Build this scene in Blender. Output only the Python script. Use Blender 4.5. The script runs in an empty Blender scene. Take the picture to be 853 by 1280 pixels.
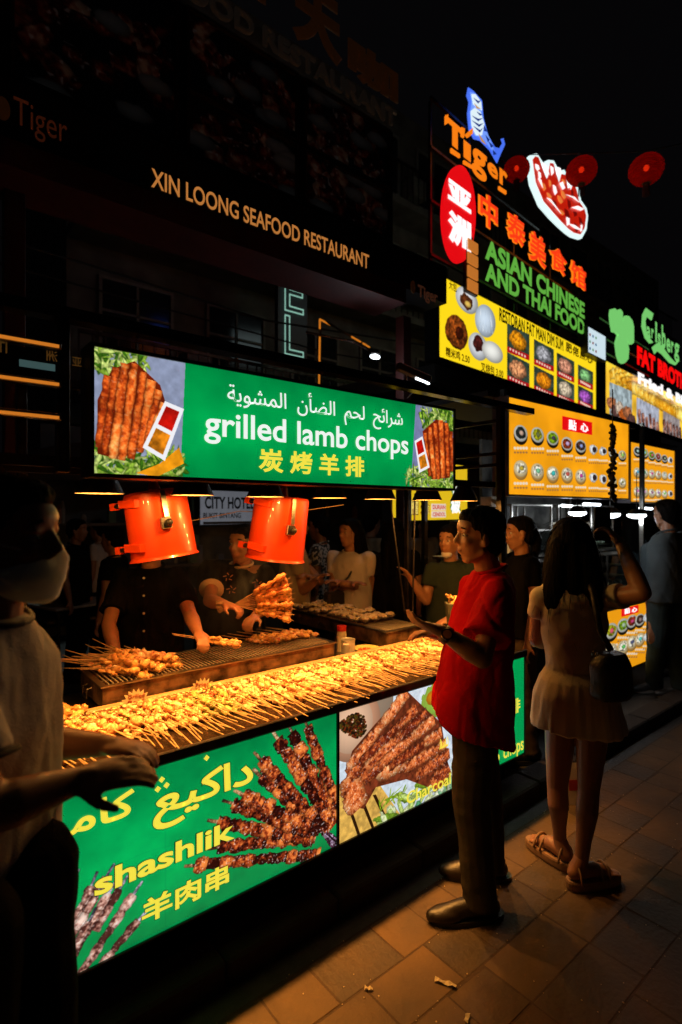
import bpy, bmesh, math, random
import numpy as np
from mathutils import Vector, Matrix
from math import radians, sin, cos, pi
random.seed(7); rng = np.random.default_rng(7)
S = bpy.context.scene
COL = S.collection
# ---------------------------------------------------------------- camera, world, exposure
CAMH = 1.65
FX, FY = 0.6326, 0.7745            # view direction on the ground; the stall runs along +X, its depth along +Y
cam_d = bpy.data.cameras.new('camera'); cam_d.sensor_fit = 'VERTICAL'; cam_d.sensor_height = 36
cam_d.lens = 682 / 1280 * 36; cam_d.clip_end = 500; cam_d.clip_start = 0.05
cam_d.dof.use_dof = True; cam_d.dof.focus_distance = 2.35; cam_d.dof.aperture_fstop = 2.2
cam = bpy.data.objects.new('camera', cam_d); COL.objects.link(cam)
cam.location = (0, 0, CAMH); cam.rotation_euler = (radians(90), 0, math.atan2(-FX, FY))
S.camera = cam
W = bpy.data.worlds.new('World'); S.world = W; W.use_nodes = True
W.node_tree.nodes['Background'].inputs[0].default_value = (0.55, 0.5, 0.6, 1)
W.node_tree.nodes['Background'].inputs[1].default_value = 0.0026
S.view_settings.view_transform = 'Standard'; S.view_settings.look = 'None'
S.view_settings.exposure = 0; S.view_settings.gamma = 1
S.cycles.use_denoising = True; S.cycles.max_bounces = 6; S.cycles.diffuse_bounces = 3
S.cycles.glossy_bounces = 3; S.cycles.transmission_bounces = 4
S.cycles.sample_clamp_indirect = 4
# ---------------------------------------------------------------- helpers
def wpt(px, py, zc):               # the world point that the photograph shows at px, py, zc metres ahead
    xc = (px - 426.5) / 682 * zc
    return Vector((FY*xc + FX*zc, -FX*xc + FY*zc, CAMH - (py-641)/682*zc))
def ony(px, Y):                    # X and distance ahead at image column px on the vertical plane y = Y
    zc = 682*Y/(FX*(1262-px)); return (zc - FY*Y)/FX, zc
def tag(o, label=None, cat=None, group=None, kind=None):
    if label: o['label'] = label
    if cat: o['category'] = cat
    if group: o['group'] = group
    if kind: o['kind'] = kind
    return o
def empty(name, loc=(0,0,0), rz=0, **k):
    o = bpy.data.objects.new(name, None); COL.objects.link(o); o.empty_display_size = .1
    o.location = loc; o.rotation_euler[2] = rz
    return tag(o, **k)
def copy_tree(o, parent=None):
    c = o.copy(); COL.objects.link(c)
    if parent: c.parent = parent
    for ch in o.children: copy_tree(ch, c)
    return c
def link(name, me, mats, parent=None, smooth=False):
    if not isinstance(mats, (list, tuple)): mats = [mats]
    for m in mats: me.materials.append(m)
    if smooth: me.polygons.foreach_set('use_smooth', [True]*len(me.polygons))
    o = bpy.data.objects.new(name, me); COL.objects.link(o)
    if parent: o.parent = parent
    return o
class MB:
    def __init__(s): s.v=[]; s.f=[]; s.m=[]; s.mi=0
    def add(s, vs, fs):
        b=len(s.v); s.v += [tuple(v) for v in vs]; s.f += [tuple(b+i for i in f) for f in fs]; s.m += [s.mi]*len(fs); return s
    def box(s, x0,y0,z0,x1,y1,z1):
        return s.add([(x0,y0,z0),(x1,y0,z0),(x1,y1,z0),(x0,y1,z0),(x0,y0,z1),(x1,y0,z1),(x1,y1,z1),(x0,y1,z1)],
          [(0,3,2,1),(4,5,6,7),(0,1,5,4),(1,2,6,5),(2,3,7,6),(3,0,4,7)])
    def bar(s, a, b, w, h=None):    # rectangular bar between two points
        a=Vector(a); b=Vector(b); d=(b-a).normalized(); h=h or w
        up=Vector((0,0,1)) if abs(d.z)<.95 else Vector((0,1,0))
        r=d.cross(up).normalized(); u=r.cross(d)
        vs=[p + r*sx*w/2 + u*sz*h/2 for p in (a,b) for sx,sz in ((-1,-1),(1,-1),(1,1),(-1,1))]
        return s.add(vs,[(3,2,1,0),(4,5,6,7),(0,1,5,4),(1,2,6,5),(2,3,7,6),(3,0,4,7)])
    def tube(s, pts, r, n=8, caps=True):
        pts=[Vector(p) for p in pts]; rs = r if isinstance(r,(list,tuple)) else [r]*len(pts)
        b=len(s.v); prev=None
        for i,p in enumerate(pts):
            d=(pts[min(i+1,len(pts)-1)]-pts[max(i-1,0)]).normalized()
            if prev is None:
                up=Vector((0,0,1)) if abs(d.z)<.9 else Vector((1,0,0)); a=d.cross(up).normalized()
            else: a=(prev-d*prev.dot(d)).normalized()
            prev=a; c=d.cross(a)
            for k in range(n):
                t=2*pi*k/n; s.v.append(tuple(p+(a*cos(t)+c*sin(t))*rs[i]))
        fs=[(b+i*n+k, b+i*n+(k+1)%n, b+(i+1)*n+(k+1)%n, b+(i+1)*n+k) for i in range(len(pts)-1) for k in range(n)]
        if caps: fs += [tuple(b+k for k in reversed(range(n))), tuple(b+(len(pts)-1)*n+k for k in range(n))]
        s.f+=fs; s.m+=[s.mi]*len(fs); return s
    def loft(s, rings, n=24, caps=True):   # rings: (center, rx, ry, yaw[, pitch axis tilt matrix])
        b=len(s.v)
        for R in rings:
            c,rx,ry,yaw = R[:4]; p = R[4] if len(R)>4 else 2.0
            for k in range(n):
                t=2*pi*k/n; ct,st=cos(t),sin(t)
                x=math.copysign(abs(ct)**(2/p),ct)*rx; y=math.copysign(abs(st)**(2/p),st)*ry
                s.v.append((c[0]+x*cos(yaw)-y*sin(yaw), c[1]+x*sin(yaw)+y*cos(yaw), c[2]+(R[5][0]*x+R[5][1]*y if len(R)>5 else 0)))
        fs=[(b+i*n+k, b+i*n+(k+1)%n, b+(i+1)*n+(k+1)%n, b+(i+1)*n+k) for i in range(len(rings)-1) for k in range(n)]
        if caps: fs += [tuple(b+k for k in reversed(range(n))), tuple(b+(len(rings)-1)*n+k for k in range(n))]
        s.f+=fs; s.m+=[s.mi]*len(fs); return s
    def ell(s, c, r, R=None, nu=16, nv=10):
        b=len(s.v); c=Vector(c); r=Vector(r) if hasattr(r,'__len__') else Vector((r,r,r))
        pts=[(0,0,1)]+[(sin(pi*j/nv)*cos(2*pi*i/nu), sin(pi*j/nv)*sin(2*pi*i/nu), cos(pi*j/nv)) for j in range(1,nv) for i in range(nu)]+[(0,0,-1)]
        for p in pts:
            q=Vector((p[0]*r.x,p[1]*r.y,p[2]*r.z)); q = R@q if R else q; s.v.append(tuple(c+q))
        fs=[(b,b+1+i,b+1+(i+1)%nu) for i in range(nu)]
        for j in range(nv-2):
            for i in range(nu):
                a=b+1+j*nu; fs.append((a+i,a+nu+i,a+nu+(i+1)%nu,a+(i+1)%nu))
        L=b+1+(nv-2)*nu; e=b+1+(nv-1)*nu; fs+=[(L+i,e,L+(i+1)%nu) for i in range(nu)]
        s.f+=fs; s.m+=[s.mi]*len(fs); return s
    def cap(s, a, b, ra, rb=None, flat=False, n=14):
        a=Vector(a); b=Vector(b); rb=ra if rb is None else rb
        if flat: return s.tube([a,b],[ra,rb],n)
        k=4; d=(b-a); L=d.length; d=d/L if L>1e-6 else Vector((0,0,1))
        pts=[]; rs=[]
        for i in range(k):
            t=pi/2*(i+.35)/k; pts.append(a-d*ra*cos(t)); rs.append(ra*sin(t))
        pts += [a,b]; rs += [ra,rb]
        for i in reversed(range(k)):
            t=pi/2*(i+.35)/k; pts.append(b+d*rb*cos(t)); rs.append(rb*sin(t))
        return s.tube(pts,rs,n)
    def chain(s, pts, rs, n=14):
        for i in range(len(pts)-1): s.cap(pts[i],pts[i+1],rs[i],rs[i+1],n=n)
        return s
    def prism(s, poly, z0, z1):     # polygon in xy extruded along z
        n=len(poly)
        return s.add([(x,y,z0) for x,y in poly]+[(x,y,z1) for x,y in poly],
            [tuple(reversed(range(n))), tuple(range(n,2*n))]+[(k,(k+1)%n,n+(k+1)%n,n+k) for k in range(n)])
    def mesh(s, name='mesh'):
        me=bpy.data.meshes.new(name); me.from_pydata(s.v,[],s.f); me.polygons.foreach_set('material_index',s.m); me.update(); return me
    def build(s, name, mats, parent=None, smooth=False, bevel=0):
        me=s.mesh(name)
        if bevel:
            bm=bmesh.new(); bm.from_mesh(me)
            bmesh.ops.bevel(bm, geom=bm.edges[:], offset=bevel, segments=1, affect='EDGES', clamp_overlap=True); bm.to_mesh(me); bm.free()
        return link(name, me, mats, parent, smooth)
# value noise on arrays of points
def _h(ix,iy,iz):
    n=(ix*374761393+iy*668265263+iz*2147483647+1013904223).astype(np.int64)&0xffffffff
    n=((n^(n>>13))*1274126177)&0xffffffff; n=n^(n>>16)
    return (n&0xffff)/65535.0
def noise(p):
    p=np.asarray(p,float); i=np.floor(p).astype(np.int64); f=p-i; f=f*f*(3-2*f)
    r=0
    for dx in (0,1):
        wx=f[:,0] if dx else 1-f[:,0]
        for dy in (0,1):
            wy=f[:,1] if dy else 1-f[:,1]
            for dz in (0,1):
                wz=f[:,2] if dz else 1-f[:,2]
                r=r+wx*wy*wz*_h(i[:,0]+dx,i[:,1]+dy,i[:,2]+dz)
    return r*2-1
def displace(me, fn):
    n=len(me.vertices); co=np.empty(n*3); me.vertices.foreach_get('co',co); co=co.reshape(-1,3)
    no=np.empty(n*3); me.vertex_normals.foreach_get('vector',no); no=no.reshape(-1,3)
    d=fn(co,no)
    co = co+no*d[:,None] if d.ndim==1 else co+d
    me.vertices.foreach_set('co',co.ravel()); me.update()
def remesh(mb, vox, smooth=4, fn=None):    # one continuous surface out of overlapping volumes
    me=mb.mesh(); o=bpy.data.objects.new('tmp',me); COL.objects.link(o)
    m=o.modifiers.new('r','REMESH'); m.mode='VOXEL'; m.voxel_size=vox; m.use_smooth_shade=True
    if smooth: q=o.modifiers.new('s','SMOOTH'); q.factor=.5; q.iterations=smooth
    dg=bpy.context.evaluated_depsgraph_get(); dg.update()
    out=bpy.data.meshes.new_from_object(o.evaluated_get(dg))
    bpy.data.objects.remove(o); bpy.data.meshes.remove(me)
    if fn: displace(out,fn)
    return out
# ---------------------------------------------------------------- materials
MC={}
def mat(name, col, rough=.6, metal=0, emit=None, es=1, var=.25, vs=12, bump=0, bs=60, col2=None, coat=0, spec=.5, sss=0, stretch=None, thr=(.35,.65), world=False):
    if name in MC: return MC[name]
    m=bpy.data.materials.new(name); m.use_nodes=True; nt=m.node_tree; N=nt.nodes; L=nt.links
    b=N['Principled BSDF']; b.inputs['Roughness'].default_value=rough; b.inputs['Metallic'].default_value=metal
    b.inputs['Specular IOR Level'].default_value=spec; b.inputs['Coat Weight'].default_value=coat
    if sss: b.inputs['Subsurface Weight'].default_value=sss; b.inputs['Subsurface Radius'].default_value=(.01,.004,.002) if sss<.5 else (.05,.05,.05); b.inputs['Subsurface Scale'].default_value=1
    tc=N.new('ShaderNodeTexCoord'); mp=N.new('ShaderNodeMapping'); 
    if world: ge=N.new('ShaderNodeNewGeometry'); L.new(ge.outputs['Position'],mp.inputs[0])
    else: L.new(tc.outputs['Object'],mp.inputs[0])
    if stretch: mp.inputs['Scale'].default_value=stretch
    n=N.new('ShaderNodeTexNoise'); n.inputs['Scale'].default_value=vs; n.inputs['Detail'].default_value=6; L.new(mp.outputs[0],n.inputs[0])
    r=N.new('ShaderNodeValToRGB'); L.new(n.outputs[0],r.inputs[0])
    c2=col2 or tuple(c*(1-var) for c in col); r.color_ramp.elements[0].color=(*c2,1); r.color_ramp.elements[0].position=thr[0]
    r.color_ramp.elements[1].color=(*col,1); r.color_ramp.elements[1].position=thr[1]
    L.new(r.outputs[0],b.inputs['Base Color'])
    if emit:
        b.inputs['Emission Color'].default_value=(*emit,1); b.inputs['Emission Strength'].default_value=es
    if bump:
        n2=N.new('ShaderNodeTexNoise'); n2.inputs['Scale'].default_value=bs; n2.inputs['Detail'].default_value=4; L.new(mp.outputs[0],n2.inputs[0])
        bu=N.new('ShaderNodeBump'); bu.inputs['Strength'].default_value=bump; bu.inputs['Distance'].default_value=.01
        L.new(n2.outputs[0],bu.inputs['Height']); L.new(bu.outputs[0],b.inputs['Normal'])
    MC[name]=m; return m
def s2l(c):    # sRGB 0-255 -> linear
    return tuple(((x/255)/12.92 if x/255<=.04045 else ((x/255+.055)/1.055)**2.4) for x in c)
def glow(name, c255, es=1.0):
    c=s2l(c255); return mat(name, tuple(x*.6 for x in c), .5, emit=c, es=es, var=.1)
black=mat('black_painted_metal',(.012,.012,.013),.45,var=.4,bump=.1)
steel=mat('brushed_steel',(.42,.40,.37),.3,1,var=.4,vs=20,stretch=(1,1,12))
dsteel=mat('dark_steel',(.09,.08,.075),.4,.9,var=.6,vs=10,bump=.2)
rust=mat('sooty_steel',(.32,.2,.12),.42,.75,col2=(.05,.032,.02),vs=14,bump=.35,bs=40)
wood=mat('pale_wood',(.5,.3,.14),.55,col2=(.32,.17,.07),vs=6,stretch=(1,14,14),bump=.1)
bamboo=mat('bamboo_stick',(.5,.32,.15),.6,var=.4,vs=30)
def img_mat(name, arr, es=1.0, rough=.35, base=.35):
    h,w=arr.shape[:2]; im=bpy.data.images.new(name,w,h); a=np.ones((h,w,4),np.float32); a[...,:3]=np.clip(arr,0,1)[::-1]
    im.pixels.foreach_set(a.ravel()); im.update(); im.pack()
    m=bpy.data.materials.new(name); m.use_nodes=True; N=m.node_tree.nodes; L=m.node_tree.links; b=N['Principled BSDF']
    t=N.new('ShaderNodeTexImage'); t.image=im; b.inputs['Roughness'].default_value=rough
    L.new(t.outputs[0],b.inputs['Emission Color']); b.inputs['Emission Strength'].default_value=es
    mx=N.new('ShaderNodeMix'); mx.data_type='RGBA'; mx.blend_type='MULTIPLY'; mx.inputs[0].default_value=1
    L.new(t.outputs[0],mx.inputs[6]); mx.inputs[7].default_value=(base,base,base,1); L.new(mx.outputs[2],b.inputs['Base Color'])
    return m
# ---------------------------------------------------------------- lettering
def text_mesh(body, bold=0, outline=None, bevres=1):
    c=bpy.data.curves.new('t','FONT'); c.body=body; c.size=1; c.resolution_u=4
    if outline: c.fill_mode='NONE'; c.bevel_depth=outline
    elif bold: c.bevel_depth=bold
    c.bevel_resolution=bevres
    o=bpy.data.objects.new('t',c); COL.objects.link(o)
    dg=bpy.context.evaluated_depsgraph_get(); dg.update()
    me=bpy.data.meshes.new_from_object(o.evaluated_get(dg)); bpy.data.objects.remove(o); bpy.data.curves.remove(c)
    return me
class Panel:        # a flat upright sign: lower left corner, direction, width, height; normal toward the street
    def __init__(s, x, y, z, ang, w, h): s.o=Vector((x,y,z)); s.a=ang; s.w=w; s.h=h; s.u=Vector((cos(ang),sin(ang),0)); s.n=Vector((sin(ang),-cos(ang),0))
    def uv(s, px, py):
        d=wpt(px,py,1)-Vector((0,0,CAMH)); C=Vector((0,0,CAMH)); t=(s.o-C).dot(s.n)/d.dot(s.n); p=C+d*t-s.o
        return p.dot(s.u), p.z
    def root(s, name, **k): return empty(name, s.o, s.a, **k)     # local frame: x along, -y toward the street, z up
    def box(s, depth, fr=.02):      # housing behind the face
        b=MB(); b.box(-fr,.004,-fr,s.w+fr,depth,s.h+fr)
        for x0,z0,x1,z1 in ((-fr,-fr,s.w+fr,0),(-fr,s.h,s.w+fr,s.h+fr),(-fr,0,0,s.h),(s.w,0,s.w+fr,s.h)): b.box(x0,-.008,z0,x1,.004,z1)
        return b
def rect(parent, name, m, x0,z0,x1,z1, y=0, uv=True):
    me=bpy.data.meshes.new(name); me.from_pydata([(x0,y,z0),(x1,y,z0),(x1,y,z1),(x0,y,z1)],[],[(0,1,2,3)])
    u=me.uv_layers.new(); 
    for i,c in enumerate(((0,0),(1,0),(1,1),(0,1))): u.data[i].uv=c
    return link(name,me,m,parent)
def lettering(parent, body, m, x0,z0,x1,z1, y=-.003, bold=0, outline=None, mirror=False, depth=.0015, name='lettering', shear=0):
    me=text_mesh(body,bold,outline); n=len(me.vertices); co=np.empty(n*3); me.vertices.foreach_get('co',co); co=co.reshape(-1,3)
    mn=co.min(0); mx=co.max(0); q=(co-mn)/np.maximum(mx-mn,1e-6)
    if mirror: q[:,0]=1-q[:,0]
    out=np.empty_like(co); out[:,0]=x0+q[:,0]*(x1-x0)+shear*q[:,1]; out[:,2]=z0+q[:,1]*(z1-z0)
    out[:,1]= y-(q[:,2]*depth if (bold or outline) else 0)
    if outline: out[:,1]=y-.5*depth*8*q[:,2]
    me.vertices.foreach_set('co',out.ravel()); me.update()
    return link(name,me,m,parent)
def letter_px(pan, parent, body, m, a, b, **k):   # box given by its lower left and upper right corner as read off the photograph
    u0,v0=pan.uv(*a); u1,v1=pan.uv(*b); return lettering(parent,body,m,u0,v0,u1,v1,**k)
# ---------------------------------------------------------------- print pictures (flat print on the light boxes)
def n2(w,h,sc,oct=3,seed=0):
    r=np.random.default_rng(seed+int(sc*13)); out=np.zeros((h,w)); amp=1; tot=0
    for o in range(oct):
        gw=max(2,int(w/sc)+2); gh=max(2,int(h/sc)+2); g=r.random((gh,gw))
        x=np.linspace(0,gw-1.001,w); y=np.linspace(0,gh-1.001,h); xi=x.astype(int); yi=y.astype(int); fx=x-xi; fy=y-yi
        fx=fx*fx*(3-2*fx); fy=fy*fy*(3-2*fy)
        a=g[yi][:,xi]; b=g[yi][:,xi+1]; c=g[yi+1][:,xi]; d=g[yi+1][:,xi+1]
        out+=amp*((a*(1-fx)+b*fx)*(1-fy)[:,None]+(c*(1-fx)+d*fx)*fy[:,None]); tot+=amp; amp*=.5; sc=max(1.5,sc/2)
    return out/tot
class Canvas:
    def __init__(s, pan, res, bg):
        s.p=pan; s.r=res; s.W=int(pan.w*res); s.H=int(pan.h*res); s.a=np.ones((s.H,s.W,3))*np.array(bg)/255.
        s.yy,s.xx=np.mgrid[0:s.H,0:s.W].astype(float); s.k=0
        s.nf=n2(s.W,s.H,5,2,3); s.nm=n2(s.W,s.H,14,3,5); s.nb=n2(s.W,s.H,60,3,9)
    def c(s, px, py): u,v=s.p.uv(px,py); return np.array((u*s.r, s.H-v*s.r))
    def sc(s, px, py): return .5*(abs((s.c(px,py+1)-s.c(px,py))[1])+abs((s.c(px+1,py)-s.c(px,py))[0]))
    def sc2(s, px, py): return abs((s.c(px+1,py)-s.c(px,py))[0]),abs((s.c(px,py+1)-s.c(px,py))[1])
    def win(s, x0,y0,x1,y1):        # the part of the canvas that a shape can touch
        x0=max(0,int(x0)-2); y0=max(0,int(y0)-2); x1=min(s.W,int(x1)+3); y1=min(s.H,int(y1)+3)
        return None if x1<=x0 or y1<=y0 else (slice(y0,y1),slice(x0,x1))
    def put(s, mask, col, w): m=np.clip(mask,0,1)[...,None]; s.a[w]=s.a[w]*(1-m)+np.asarray(col)*m
    def poly(s, pts, col, world=True, soft=1.0, mottled=0):
        P=[s.c(*p) for p in pts] if world else [np.array(p,float) for p in pts]
        w=s.win(min(p[0] for p in P),min(p[1] for p in P),max(p[0] for p in P),max(p[1] for p in P))
        if not w: return
        xx,yy=s.xx[w],s.yy[w]; inside=np.zeros(xx.shape,bool)
        for i in range(len(P)):
            x0,y0=P[i]; x1,y1=P[(i+1)%len(P)]
            if y0==y1: continue
            cond=((yy>=min(y0,y1))&(yy<max(y0,y1))); xi=x0+(yy-y0)*(x1-x0)/(y1-y0); inside^=cond&(xx<xi)
        colr=np.array(col)/255.*(1+mottled*(s.nm[w]-.5)[...,None]*2) if mottled else np.array(col)/255.
        s.put(inside.astype(float),colr,w)
    def ell(s, cx,cy,rx,ry,col,ang=0,shade=.35,edge=0,mot=0,mode='ball',world=True):
        if world: k,k2=s.sc2(cx,cy); rx*=k; ry*=k2; cx,cy=s.c(cx,cy)
        R=max(rx,ry)*(1.05+edge*.5); w=s.win(cx-R,cy-R,cx+R,cy+R)
        if not w: return
        dx=s.xx[w]-cx; dy=s.yy[w]-cy; c_,s_=cos(ang),sin(ang); x=(dx*c_+dy*s_)/rx; y=(-dx*s_+dy*c_)/ry
        d=np.sqrt(x*x+y*y)+edge*(s.nm[w]-.5)
        lit=1-shade*np.clip(d,0,1)**2+shade*.3*np.clip(-(x+y)*.7,-1,1)
        colr=np.array(col)/255.*lit[...,None]*(1+mot*(s.nf[w]-.5)[...,None]*2)
        s.put(np.clip((1-d)*min(rx,ry)*.7+.5,0,1),colr,w)
    def meat(s, a, b, w, pal, seed=0, lump=1.0, glint=.5, world=True, con=2.4):   # one skewer or rib: lumps along a line
        if world: w=w*s.sc(*a)
        A,B=(s.c(*a),s.c(*b)) if world else (np.array(a,float),np.array(b,float))
        L=max(1e-3,np.hypot(*(B-A))); d=(B-A)/L; r=np.random.default_rng(seed)
        wn=s.win(min(A[0],B[0])-w,min(A[1],B[1])-w,max(A[0],B[0])+w,max(A[1],B[1])+w)
        if not wn: return
        x=s.xx[wn]-A[0]; y=s.yy[wn]-A[1]; nm=s.nm[wn]; nf=s.nf[wn]; t=x*d[0]+y*d[1]; q=-x*d[1]+y*d[0]
        k=t/(w*1.15*lump); ki=np.floor(k).astype(int); rv=r.random(400); ph=rv[np.clip(ki,0,399)]
        bul=np.sqrt(np.clip(1-(2*(k-ki)-1)**2*.75,0,1)); rad=w/2*(.62+.38*bul)*(.85+.3*ph)
        dd=abs(q+(nm-.5)*w*.35)/rad; m=np.clip((1-dd)*w*.4,0,1)*(t>0)*(t<L)
        sh=np.sqrt(np.clip(1-dd**2,0,1))*(.45+.55*bul)
        n=nm*.6+nf*.4; mixv=np.clip(.37+(n-.5)*con+(ph-.5)*.95*con/2.4,0,1)[...,None]
        p0,p1,p2=[np.array(c)/255. for c in pal]
        colr=np.where(mixv<.5,p0+(p1-p0)*mixv*2,p1+(p2-p1)*(mixv*2-1))*(.3+.85*sh)[...,None]
        g=np.clip((np.roll(nf,seed*7,1)-.7)*9,0,1)*glint*(sh>.35); colr=colr+(1-colr)*g[...,None]
        s.put(m,colr,wn)
    def leaves(s, cx,cy,rx,ry,seed=0,n=60,world=True,cols=((60,110,20),(150,190,60),(200,220,120))):
        r=np.random.default_rng(seed)
        if world: k,k2=s.sc2(cx,cy); rx*=k; ry*=k2; cx,cy=s.c(cx,cy)
        for i in range(n):
            c=cols[r.integers(len(cols))]; a=r.random()*pi*2; q=math.sqrt(r.random())
            s.ell(cx+cos(a)*rx*q, cy+sin(a)*ry*q, rx*(.12+.18*r.random()), ry*(.05+.12*r.random()), c, ang=r.random()*pi, edge=.7, mot=.3, world=False)
# ================================================================ THE SETTING
g=MB(); g.add([(-60,-60,-.03),(140,-60,-.03),(140,140,-.03),(-60,140,-.03)],[(0,1,2,3)])
tag(g.build('ground', mat('dark_mortar',(.05,.032,.02),.85,bump=.4,vs=4)), kind='structure')
slabm=[mat('paving_a',(.105,.056,.018),.74,col2=(.035,.018,.009),vs=3.1,world=True,bump=.5,bs=35,thr=(.3,.7)),
       mat('paving_b',(.075,.040,.014),.7,col2=(.04,.025,.016),vs=4.3,world=True,bump=.5,bs=50,thr=(.3,.7)),
       mat('paving_c',(.125,.066,.022),.78,col2=(.06,.036,.02),vs=3.7,world=True,bump=.5,bs=28,thr=(.3,.7))]
pb=MB(); pb.box(-3,-4,-.029,14,1.62,-.0012)
pave=tag(pb.build('pavement', mat('pavement_bed',(.06,.032,.016),.9,bump=.5,vs=20,bs=90)), kind='structure')
def slab_mesh(L,D,k):
    b=MB(); r=random.Random(k); t=[r.uniform(-.0015,.0015) for _ in range(4)]; e=.004
    z=0.0
    base=[(0,0,-.02),(L,0,-.02),(L,D,-.02),(0,D,-.02)]; mid=[(0,0,z-.003),(L,0,z-.003),(L,D,z-.003),(0,D,z-.003)]
    top=[(e,e,z+t[0]),(L-e,e,z+t[1]),(L-e,D-e,z+t[2]),(e,D-e,z+t[3])]
    b.add(base+mid+top,[(0,1,5,4),(1,2,6,5),(2,3,7,6),(3,0,4,7),(4,5,9,8),(5,6,10,9),(6,7,11,10),(7,4,8,11),(8,9,10),(8,10,11)])
    return b.mesh('paving_slab')
slabs={}
for L in (.2,.3,.4):
    for k in range(3):
        me=slab_mesh(L-.003,.1985,k*7+int(L*10)); me.materials.append(slabm[k]); slabs[(L,k)]=me
cells=[]
y=1.615; row=0
while y>-1.6:
    x=-.94+ (row%2)*.1
    while x<9:
        L=random.choice((.2,.2,.2,.2,.3,.4)); k=random.randrange(3)
        zc=FX*(x+L/2)+FY*(y-.1); xc=FY*(x+L/2)-FX*(y-.1)
        if zc>1.2 and abs(xc/zc)<.72: cells.append((zc,x,y-.2,L,k))
        x+=L
    y-=.2; row+=1
cells.sort(key=lambda c:(c[0]>2.0 and c[0]+2 or c[0])); far=MB()
for i,(zc,x,yy,L,k) in enumerate(cells):
    if i<290:
        o=bpy.data.objects.new('paving_slab',slabs[(L,k)]); COL.objects.link(o); o.parent=pave; o.location=(x,yy,.0)
        o.rotation_euler[2]=random.uniform(-.006,.006)
    else:
        me=slabs[(L,k)]; far.mi=k; far.add([(v.co.x+x,v.co.y+yy,v.co.z) for v in me.vertices],[tuple(p.vertices) for p in me.polygons])
fo=tag(far.build('far_paving',slabm,pave), kind='stuff')
# paving behind the stall
bp=MB(); bp.box(-12,1.62,-.029,40,30,-.012)
tag(bp.build('road', mat('asphalt',(.045,.04,.036),.6,var=.4,vs=30,bump=.4,bs=200)), kind='structure')
# kerb stones under the stall edge
kerb=empty('kerb',(0,1.72,0),kind='structure')
for i in range(14):
    b=MB(); b.box(.0,0,-.03,.494,.16,.085); 
    o=b.build('kerb_stone',mat('dark_kerb',(.03,.018,.012),.85,var=.5,vs=5,bump=.4,world=True),kerb,bevel=.01); o.location=(-.6+i*.5,random.uniform(-.003,.003),0)  # stone colour darkened for the shade under the panels
# litter and small scraps on the paving
def scrap(px,py,w,l,rz,c,label):
    p=wpt(px,py,682*1.65/(py-641)); b=MB(); n=6
    vs=[(l*i/n-l/2, sy*w/2*(1-.15*(i%2)), .006+.004*sin(i*1.7+sy)) for i in range(n+1) for sy in (-1,1)]
    b.add(vs,[(2*i,2*i+2,2*i+3,2*i+1) for i in range(n)]); b.add([(x,y,z+.0012) for x,y,z in vs],[(2*i,2*i+1,2*i+3,2*i+2) for i in range(n)])
    o=b.build('paper_scrap',c); o.location=(p.x,p.y,.002); o.rotation_euler[2]=rz; return tag(o,label,'litter')
paper=mat('scrap_paper',(.6,.48,.3),.8)
scrap(557,1232,.016,.075,radians(-62),paper,'pale folded paper strip lying on the paving near the black loafer')
scrap(461,1239,.012,.028,radians(-50),paper,'tiny pale scrap stuck in a paving joint left of the longer strip')
scrap(584,1276,.014,.035,radians(25),paper,'small pale scrap on the paving at the bottom edge of the picture')
r=random.Random(4); cr=MB()
for i in range(420):
    x=r.uniform(.6,3.6); y=r.uniform(-.1,1.6)
    if r.random()<.6: y=1.615-.2*r.randrange(8)+r.gauss(0,.006)
    s=r.uniform(.0012,.0035); cr.ell((x,y,.001),(s,s*r.uniform(.6,1.4),s*.6),nu=5,nv=3)
tag(cr.build('grit',mat('grit',(.5,.36,.2),.7)),kind='stuff')
# ================================================================ STALL ONE
PX0,PXM,PX1=.05,1.458,2.87
ang=0
st=empty('food_stall',(1.45,2.1,0),label='green and steel skewer stall with lit photo panels along its front counter',cat='food stall')
off=Vector((-1.45,-2.1,0))
def SB():   # boxes given in world coordinates, stored relative to the stall
    m=MB(); return m
def sbuild(m,name,mt,**k):
    m.v=[tuple(Vector(v)+off) for v in m.v]; return m.build(name,mt,st,**k)
m=SB(); m.box(PX0,1.835,.2,PX1,2.66,.80); sbuild(m,'cabinet',black)
m=SB(); m.box(PX0+.06,1.95,.0,PX1-.06,2.6,.2); sbuild(m,'plinth',mat('plinth',(.02,.018,.016),.7))
m=SB(); m.box(PX0-.02,1.80,.80,PX1+.02,2.72,.815); sbuild(m,'counter_top',steel)
m=SB(); m.box(PX0-.02,1.797,.8,PX1+.02,1.815,.838); sbuild(m,'front_lip',dsteel,bevel=.003)
m=SB(); m.box(PX0-.02,2.30,.816,2.62,2.335,.862); sbuild(m,'back_rail',wood,bevel=.004)
m=SB(); m.box(PX0,1.82,.8155,2.62,2.295,.824); sbuild(m,'tray_floor',mat('oily_tray',(.07,.045,.03),.25,.8,bump=.2))
m=SB(); m.box(2.6,1.815,.8155,2.62,2.30,.86); sbuild(m,'tray_end',steel)
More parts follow.
